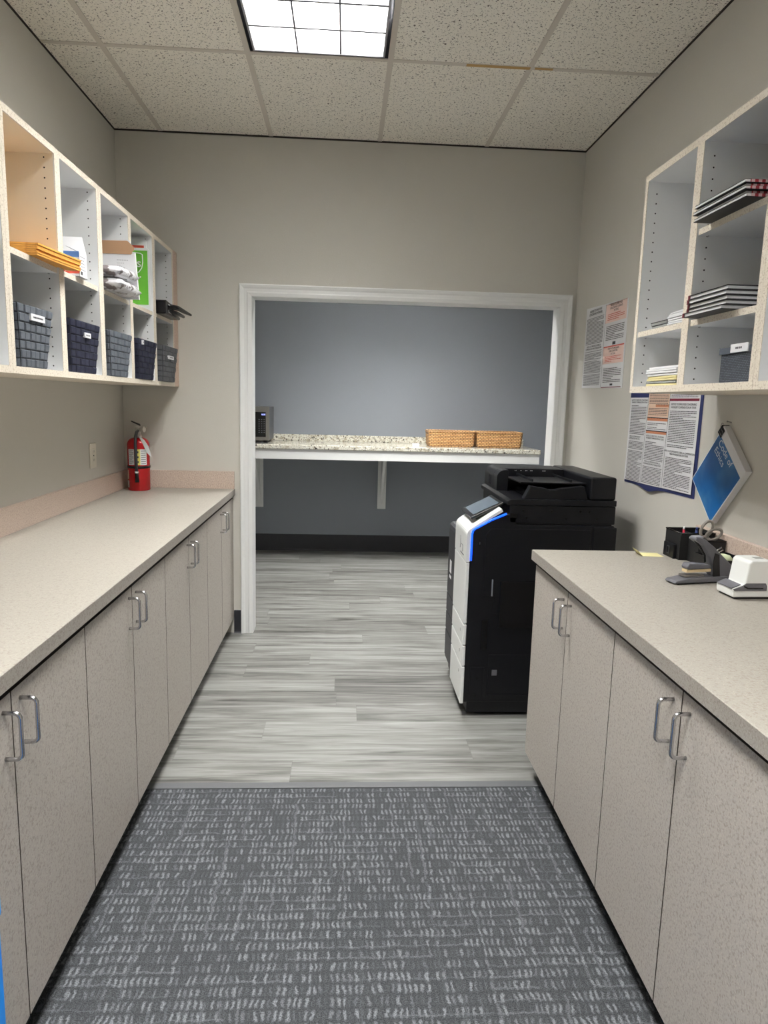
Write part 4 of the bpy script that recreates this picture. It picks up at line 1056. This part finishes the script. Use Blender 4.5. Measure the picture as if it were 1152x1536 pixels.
b = MB(); b.tube([(fx-.0005, 3.20, .835), (fx-.0005, 3.19, .80), (fx-.0005, 3.20, .775)], .0012, 6); b.tube([(fx-.0005, 3.17, .80), (fx-.0005, 3.13, .80), (fx-.0005, 3.13, .77)], .0012, 6); b.box(fx-.0008, fx, 3.10, 3.19, .757, .762); b.done('badge', M_mgrey, t)
# tablet
slope = math.atan2(.068, .138)
Tt = TR(.655, 3.228, .966) @ R(-math.degrees(slope), 'Y')
b = MB(Tt); b.box(-.082, .082, -.128, .128, -.008, .008, bev=.004); b.done('touch_screen', M_blk2, t)
b = MB(Tt); b.box(-.064, .064, -.108, .108, .0082, .0088); b.done('display', M_screen, t)['label'] = 'grey display glass'
b = MB(Tt); b.box(-.06, .05, -.10, .10, -.028, -.0082); b.done('screen_mount', M_black, t)
# side panels on the near side
b = MB(); b.prism([(.640, .585), (.640, .868), (.662, .895), (1.118, .895), (1.118, .500), (.690, .500), (.690, .585)], 'y', cy0-.004, cy0-.0002, bev=.0015); b.done('side_door', M_black, t)
b = MB(); b.box(1.128, 1.236, cy0-.006, cy1-.05, .40, .908, bev=.004); b.done('rear_cover', M_black, t)
b = MB(); b.box(.7155, 1.05, cy0-.010, cy0-.0045, .438, .655, bev=.003); b.done('bypass_tray', M_blk2, t)
b = MB(); b.box(.6765, .6825, cy0-.0115, cy0-.0045, .585, .662, bev=.001); b.done('door_latch', mat('latch_grey', (120, 124, 132), .4), t)
b = MB(); b.box(.598, .662, cy0-.0035, cy0-.0002, .09, .245, bev=.001); b.box(.680, 1.12, cy0-.0035, cy0-.0002, .10, .305, bev=.001); b.box(.680, 1.12, cy0-.006, cy0-.0036, .100, .112); b.done('lower_cover', M_black, t)
b = MB(); b.box(.698, .722, cy0-.0055, cy0-.0036, .205, .232); b.done('socket', M_mgrey, t)
b = MB(); b.box(.64, .668, cy0-.0035, cy0-.0002, .33, .47, bev=.001); b.done('grip_cover', M_blk2, t)
b = MB(); b.box(.607, .620, cy0-.0012, cy0-.0002, .815, .840, 0); b.box(.6135, .6155, cy0-.0016, cy0-.0012, .822, .834, 1); b.disc((.63, cy0-.0045, .19), 'y', .004); b.disc((.625, cy0-.0045, .105), 'y', .004)
b.done('side_port', [M_blk2, M_mgrey], t)
# scanner housing and feeder
b = MB(); b.box(.742, 1.226, cy0, cy1, .9205, 1.003, bev=.005); b.box(.755, 1.215, cy0+.01, cy1-.01, .912, .9215)
b.done('scanner_housing', M_black, t)
b = MB(); b.box(.7455, .7785, cy0-.0012, cy0-.0002, .946, .966)
for xx in (.80, .93, 1.06, 1.10): b.box(xx, xx+.008, cy0-.0008, cy0-.0002, .975, .982)
for xx in (.82, 1.0, 1.14): b.disc((xx, cy0-.0008, .945), 'y', .004)
b.done('screw_recess', M_blk2, t)
b = MB()
b.prism([(.728, 1.0045), (1.226, 1.0045), (1.226, 1.030), (.745, 1.030), (.728, 1.022)], 'y', cy0-.004, cy1, bev=.002)
b.done('feeder_base', M_black, t)
# far feed unit with rounded front shoulder
pr = [(.745, 1.0305), (.745, 1.095)] + [(.785-.040*math.cos(math.radians(a)), 1.095+.036*math.sin(math.radians(a))) for a in (15, 30, 45, 60, 75, 90)] + [(1.10, 1.131), (1.10, 1.0305)]
b = MB(); b.prism(pr, 'y', 3.43, cy1-.002, bev=.002)
b.done('feed_unit', M_black, t)
pr2 = [(.745, 1.0305), (.745, 1.095)] + [(.785-.040*math.cos(math.radians(a)), 1.095+.036*math.sin(math.radians(a))) for a in (15, 30, 45, 60, 75, 90)] + [(.800, 1.131), (.800, 1.0305)]
b = MB(); b.prism(pr2, 'y', 3.345, 3.4295, bev=.001); b.done('feed_cheek', M_black, t)
b = MB(); b.box(.7435, .7448, 3.48, 3.53, 1.045, 1.090); b.done('feed_lever_slot', M_blk2, t)
b = MB(); b.box(1.104, 1.222, cy0, cy1-.002, 1.0305, 1.134, bev=.010, seg=3); b.done('hinge_cover', M_black, t)
b = MB(); b.hexa([(.801, 3.10, 1.096), (1.103, 3.10, 1.096), (1.103, 3.4285, 1.088), (.801, 3.4285, 1.088), (.801, 3.10, 1.101), (1.103, 3.10, 1.101), (1.103, 3.4285, 1.093), (.801, 3.4285, 1.093)])
for xx in (.86, 1.04): b.box(xx-.002, xx+.002, 3.12, 3.42, 1.1015, 1.112)
b.done('document_tray', M_black, t)
b = MB(); b.prism([(.806, 1.0305), (.834, 1.0885), (.905, 1.078), (.925, 1.072), (.950, 1.072), (.970, 1.078), (1.078, 1.0915), (1.098, 1.0305)], 'y', cy0+.010, cy0+.055, bev=.002)
b.done('output_guard', M_black, t)
b = MB(); b.prism([(.832, 1.0305), (.832, 1.060), (1.10, 1.060), (1.10, 1.0305)], 'y', cy0+.0555, 3.344, bev=.002); b.done('output_tray', M_blk2, t)
b = MB()
for xx, w_ in ((.80, .05), (.857, .012), (.885, .010), (.91, .010), (.935, .012), (1.0, .018)):
    scribble(b, F_negy(xx, 3.4292, 1.122), w_, .007, 0)
b.done('icon_print', M_paper, t)

# ------------------------------------------------------------------ things on the right worktop
Z = HR+.0003
t = thing('desk_organizer', 'black mesh desk organizer holding pens and scissors in the corner', 'desk organizer', (1.26, 2.41, Z))
b = MB()
ox0, ox1, oy0, oy1, oh = 1.208, 1.335, 2.315, 2.505, .098
def wall4(x0, x1, y0, y1, z0, z1, th=.0022, floor=True):
    b.box(x0, x1, y0, y0+th, z0, z1); b.box(x0, x1, y1-th, y1, z0, z1); b.box(x0, x0+th, y0+th, y1-th, z0, z1); b.box(x1-th, x1, y0+th, y1-th, z0, z1)
    if floor: b.box(x0, x1, y0, y1, z0, z0+th)
wall4(ox0, ox1, oy0+.075, oy1, Z, Z+oh); wall4(ox0+.03, ox1, oy0, oy0+.0745, Z, Z+.085)
b.box(ox0+.07, ox0+.072, oy0+.077, oy1-.003, Z+.003, Z+oh-.01)
b.done('compartments', mat('black_mesh', (20, 20, 22), .6), t)
b = MB(); 
b.tube([(ox0, oy0+.075, Z+oh), (ox1, oy0+.075, Z+oh), (ox1, oy1, Z+oh), (ox0, oy1, Z+oh)], .0025, 6, closed=True); b.tube([(ox0+.03, oy0, Z+.085), (ox1, oy0, Z+.085), (ox1, oy0+.074, Z+.085), (ox0+.03, oy0+.074, Z+.085)], .0022, 6, closed=True)
b.done('wire_rim', M_blk2, t)
b = MB(); b.box(ox0-.012, ox0-.0005, oy0+.095, oy1-.015, Z, Z+.052, bev=.002); b.done('drawer', M_black, t)
b = MB()
for q in ((oy0+.125, oy1-.045, Z+.038, Z+.041), (oy0+.125, oy1-.045, Z+.012, Z+.015), (oy0+.125, oy0+.128, Z+.015, Z+.038), (oy1-.048, oy1-.045, Z+.015, Z+.038)): b.box(ox0-.0145, ox0-.0122, *q)
b.done('drawer_pull', M_dgrey, t)
def pen(p0, p1, m, mt, label):
    t = thing('pen', label, 'pen', p0); b = MB(); b.tube([p0, p1], .0042, 10); b.done('barrel', m, t)
    d = (Vector(p1)-Vector(p0)).normalized(); b = MB(); b.tube([Vector(p1)+d*.0003, Vector(p1)+d*.010], .0036, 10); b.done('cap', mt, t)
pen((1.250, 2.455, Z+.006), (1.232, 2.418, Z+.108), M_penr, M_paper, 'red pen with white tip in the black organizer')
pen((1.297, 2.46, Z+.006), (1.286, 2.43, Z+.104), M_penb, M_penb, 'dark blue pen in the black organizer beside the red one')
# scissors: loops up
t = thing('scissors', 'grey-handled scissors standing loops up in the black organizer', 'scissors', (1.28, 2.36, Z+.004))
gm = mat('scissor_handle', (128, 122, 116), .45)
def loop(c, rx, rz, ang, tilt):
    pts = []
    for k in range(20):
        a = k*2*math.pi/20; u, v = rx*math.cos(a), rz*math.sin(a)
        uu = u*math.cos(ang)-v*math.sin(ang); vv = u*math.sin(ang)+v*math.cos(ang)
        pts.append((c[0]+uu, c[1]+uu*tilt, c[2]+vv))
    return pts
b = MB(); b.tube(loop((1.281, 2.352, Z+.122), .017, .030, math.radians(-22), -.2), .0052, 8, closed=True); b.tube([(1.268, 2.354, Z+.096), (1.262, 2.356, Z+.07), (1.270, 2.358, Z+.045)], .0052, 8); b.done('handle', gm, t)
b = MB(); b.tube(loop((1.305, 2.346, Z+.104), .017, .028, math.radians(-58), -.2), .0052, 8, closed=True); b.tube([(1.292, 2.352, Z+.092), (1.280, 2.355, Z+.07), (1.274, 2.357, Z+.045)], .0052, 8); b.done('handle', gm, t)
b = MB(); b.hexa([(1.268, 2.359, Z+.004), (1.271, 2.359, Z+.004), (1.271, 2.3605, Z+.004), (1.268, 2.3605, Z+.004), (1.264, 2.359, Z+.05), (1.278, 2.359, Z+.05), (1.278, 2.3605, Z+.05), (1.264, 2.3605, Z+.05)])
b.hexa([(1.273, 2.361, Z+.004), (1.276, 2.361, Z+.004), (1.276, 2.3625, Z+.004), (1.273, 2.3625, Z+.004), (1.266, 2.361, Z+.05), (1.281, 2.361, Z+.05), (1.281, 2.3625, Z+.05), (1.266, 2.3625, Z+.05)]); b.done('blade', M_steel, t)

# binder clip and eraser in a small tray beside the organizer
t = thing('clip_tray', 'low black tray of clips beside the staplers near the backsplash', 'desk tray', (1.28, 2.22, Z))
b = MB(); wall4(1.215, 1.335, 2.165, 2.300, Z, Z+.050); b.done('tray_body', M_black, t)
b = MB()
b.lathe((1.272, 2.215, Z+.036), [(.028, 0), (.030, .012), (.022, .022), (.008, .026)], 20)
o = tag(b.done('eraser', M_ygreen), 'pale green rounded eraser in the low black tray', 'eraser')
b = MB(); b.tube([(1.255, 2.262, Z+.062), (1.262, 2.262, Z+.076), (1.270, 2.262, Z+.062), (1.262, 2.262, Z+.052)], .003, 8, closed=True); b.tube([(1.268, 2.262, Z+.06), (1.290, 2.262, Z+.075), (1.296, 2.262, Z+.066), (1.276, 2.262, Z+.052)], .003, 8, closed=True); b.tube([(1.27, 2.262, Z+.052), (1.268, 2.262, Z+.004)], .0045, 8)
tag(b.done('key_ring', M_chrome), 'small chrome clips standing in the low black tray', 'clip')

# big grey stapler, pointing to the aisle
Ts = TR(1.135, 2.085, Z) @ R(12)
t = thing('stapler', 'large dark grey stapler with its arm raised, on the right worktop', 'stapler', T=Ts)
g = M_mgrey
b = MB(Ts); b.prism([(-.118, .004), (-.112, .012), (-.06, .020), (.075, .020), (.118, .004)], 'y', -.026, .026, bev=.003); b.done('base', g, t)
b = MB(Ts); b.box(-.105, .11, -.024, .024, 0, .0038); b.done('rubber_sole', M_blk2, t)
b = MB(Ts); b.box(-.075, -.005, -.016, .016, .0205, .026, bev=.001); b.done('anvil', M_steel, t)
b = MB(Ts); b.prism([(.030, .020), (.118, .006), (.122, .030), (.060, .082), (.025, .112), (-.018, .142), (-.045, .146), (-.050, .138), (-.020, .120), (.008, .085), (.026, .050)], 'y', -.018, .018, bev=.003); b.done('arm', g, t)
b = MB(Ts); b.prism([(-.070, .052), (-.062, .064), (-.030, .062), (.020, .055), (.022, .045), (-.066, .044)], 'y', -.015, .015, bev=.003); b.done('stapling_head', g, t)
b = MB(Ts); b.box(-.068, .022, -.012, .012, .034, .0435, bev=.001); b.done('magazine', M_brass, t)['label'] = 'tan metal staple magazine'
b = MB(Ts); b.prism([(.024, .0205), (.05, .0205), (.04, .090), (.024, .095), (.020, .06)], 'y', -.0205, -.0185); b.done('side_plate', M_blk2, t)
b = MB(Ts); b.tube([(-.044, 0, .139), (-.018, 0, .112), (.002, 0, .085), (.006, 0, .064)], .0035, 8); b.done('spring_arm', M_blk2, t)
b = MB(Ts); b.box(-.046, -.018, -.0125, .0125, .1435, .148, bev=.001); b.done('press_pad', mat('press_pad', (150, 150, 158), .4), t)

# white electric stapler
Te = TR(1.140, 1.925, Z) @ R(3)
t = thing('electric_stapler', 'white electric stapler at the right photo edge on the worktop', 'electric stapler', T=Te)
b = MB(Te)
secs = [(-.022, .0, .020, .036), (.0, .0, .030, .040), (.0, .0, .0, .0)]
b.prism([(-.020, .006), (-.022, .030), (.006, .040), (.014, .040), (.022, .106), (.030, .113), (.090, .113), (.140, .097), (.175, .090), (.184, .082), (.184, .006)], 'y', -.042, .042, bev=.008); b.done('housing', M_white, t)
b = MB(Te); b.prism([(-.024, .0305), (.006, .0415), (.016, .048), (.075, .048), (.080, .040), (.080, .026), (-.018, .026)], 'y', -.0445, -.0425); b.prism([(-.024, .0305), (.004, .0415), (.004, .0435), (-.024, .0325)], 'y', -.036, .036); b.done('throat_plate', M_mgrey, t)['label'] = 'grey paper slot plate'
b = MB(Te); b.prism([(.008, .038), (.020, .032), (.068, .032), (.068, .035), (.022, .035), (.010, .041)], 'y', -.0455, -.0447); b.done('paper_slot', M_blk2, t)
b = MB(Te); b.box(-.012, .180, -.038, .038, 0, .0058); b.done('rubber_sole', M_blk2, t)
b = MB(Te); b.box(.060, .085, -.010, .010, .1132, .1140); b.done('top_mark', M_greyp, t)

b = MB(); b.hexa([(1.100, 2.448, Z), (1.178, 2.440, Z), (1.180, 2.505, Z), (1.104, 2.512, Z), (1.100, 2.448, Z+.0004), (1.178, 2.440, Z+.0004), (1.180, 2.505, Z+.0004), (1.104, 2.512, Z+.0004)])
b.hexa([(1.100, 2.4485, Z+.0005), (1.102, 2.4485, Z+.0005), (1.106, 2.512, Z+.0005), (1.104, 2.512, Z+.0005), (1.082, 2.450, Z+.020), (1.083, 2.450, Z+.020), (1.087, 2.512, Z+.020), (1.086, 2.512, Z+.020)])
tag(b.done('sticky_note', M_note), 'pale yellow sticky note curled at its edge near the copier end of the worktop', 'sticky note')

# ------------------------------------------------------------------ blue container at the left edge
t = thing('container', 'bright blue plastic container at the very left photo edge before the cabinets', 'container', (-.548, .64, 0))
b = MB(); x0, x1, y0, y1 = -.624, -.450, .42, .868
b.hexa([(x0+.004, y0, 0), (x1-.001, y0, 0), (x1-.001, y1-.001, 0), (x0+.004, y1-.001, 0), (x0, y0, .745), (x1, y0, .745), (x1, y1, .745), (x0, y1, .745)], bev=.008); b.done('body', M_bin, t)
b = MB(); b.box(x0, x1+.002, y0, y1+.002, .747, .90, bev=.008); b.done('lid', M_bin, t)
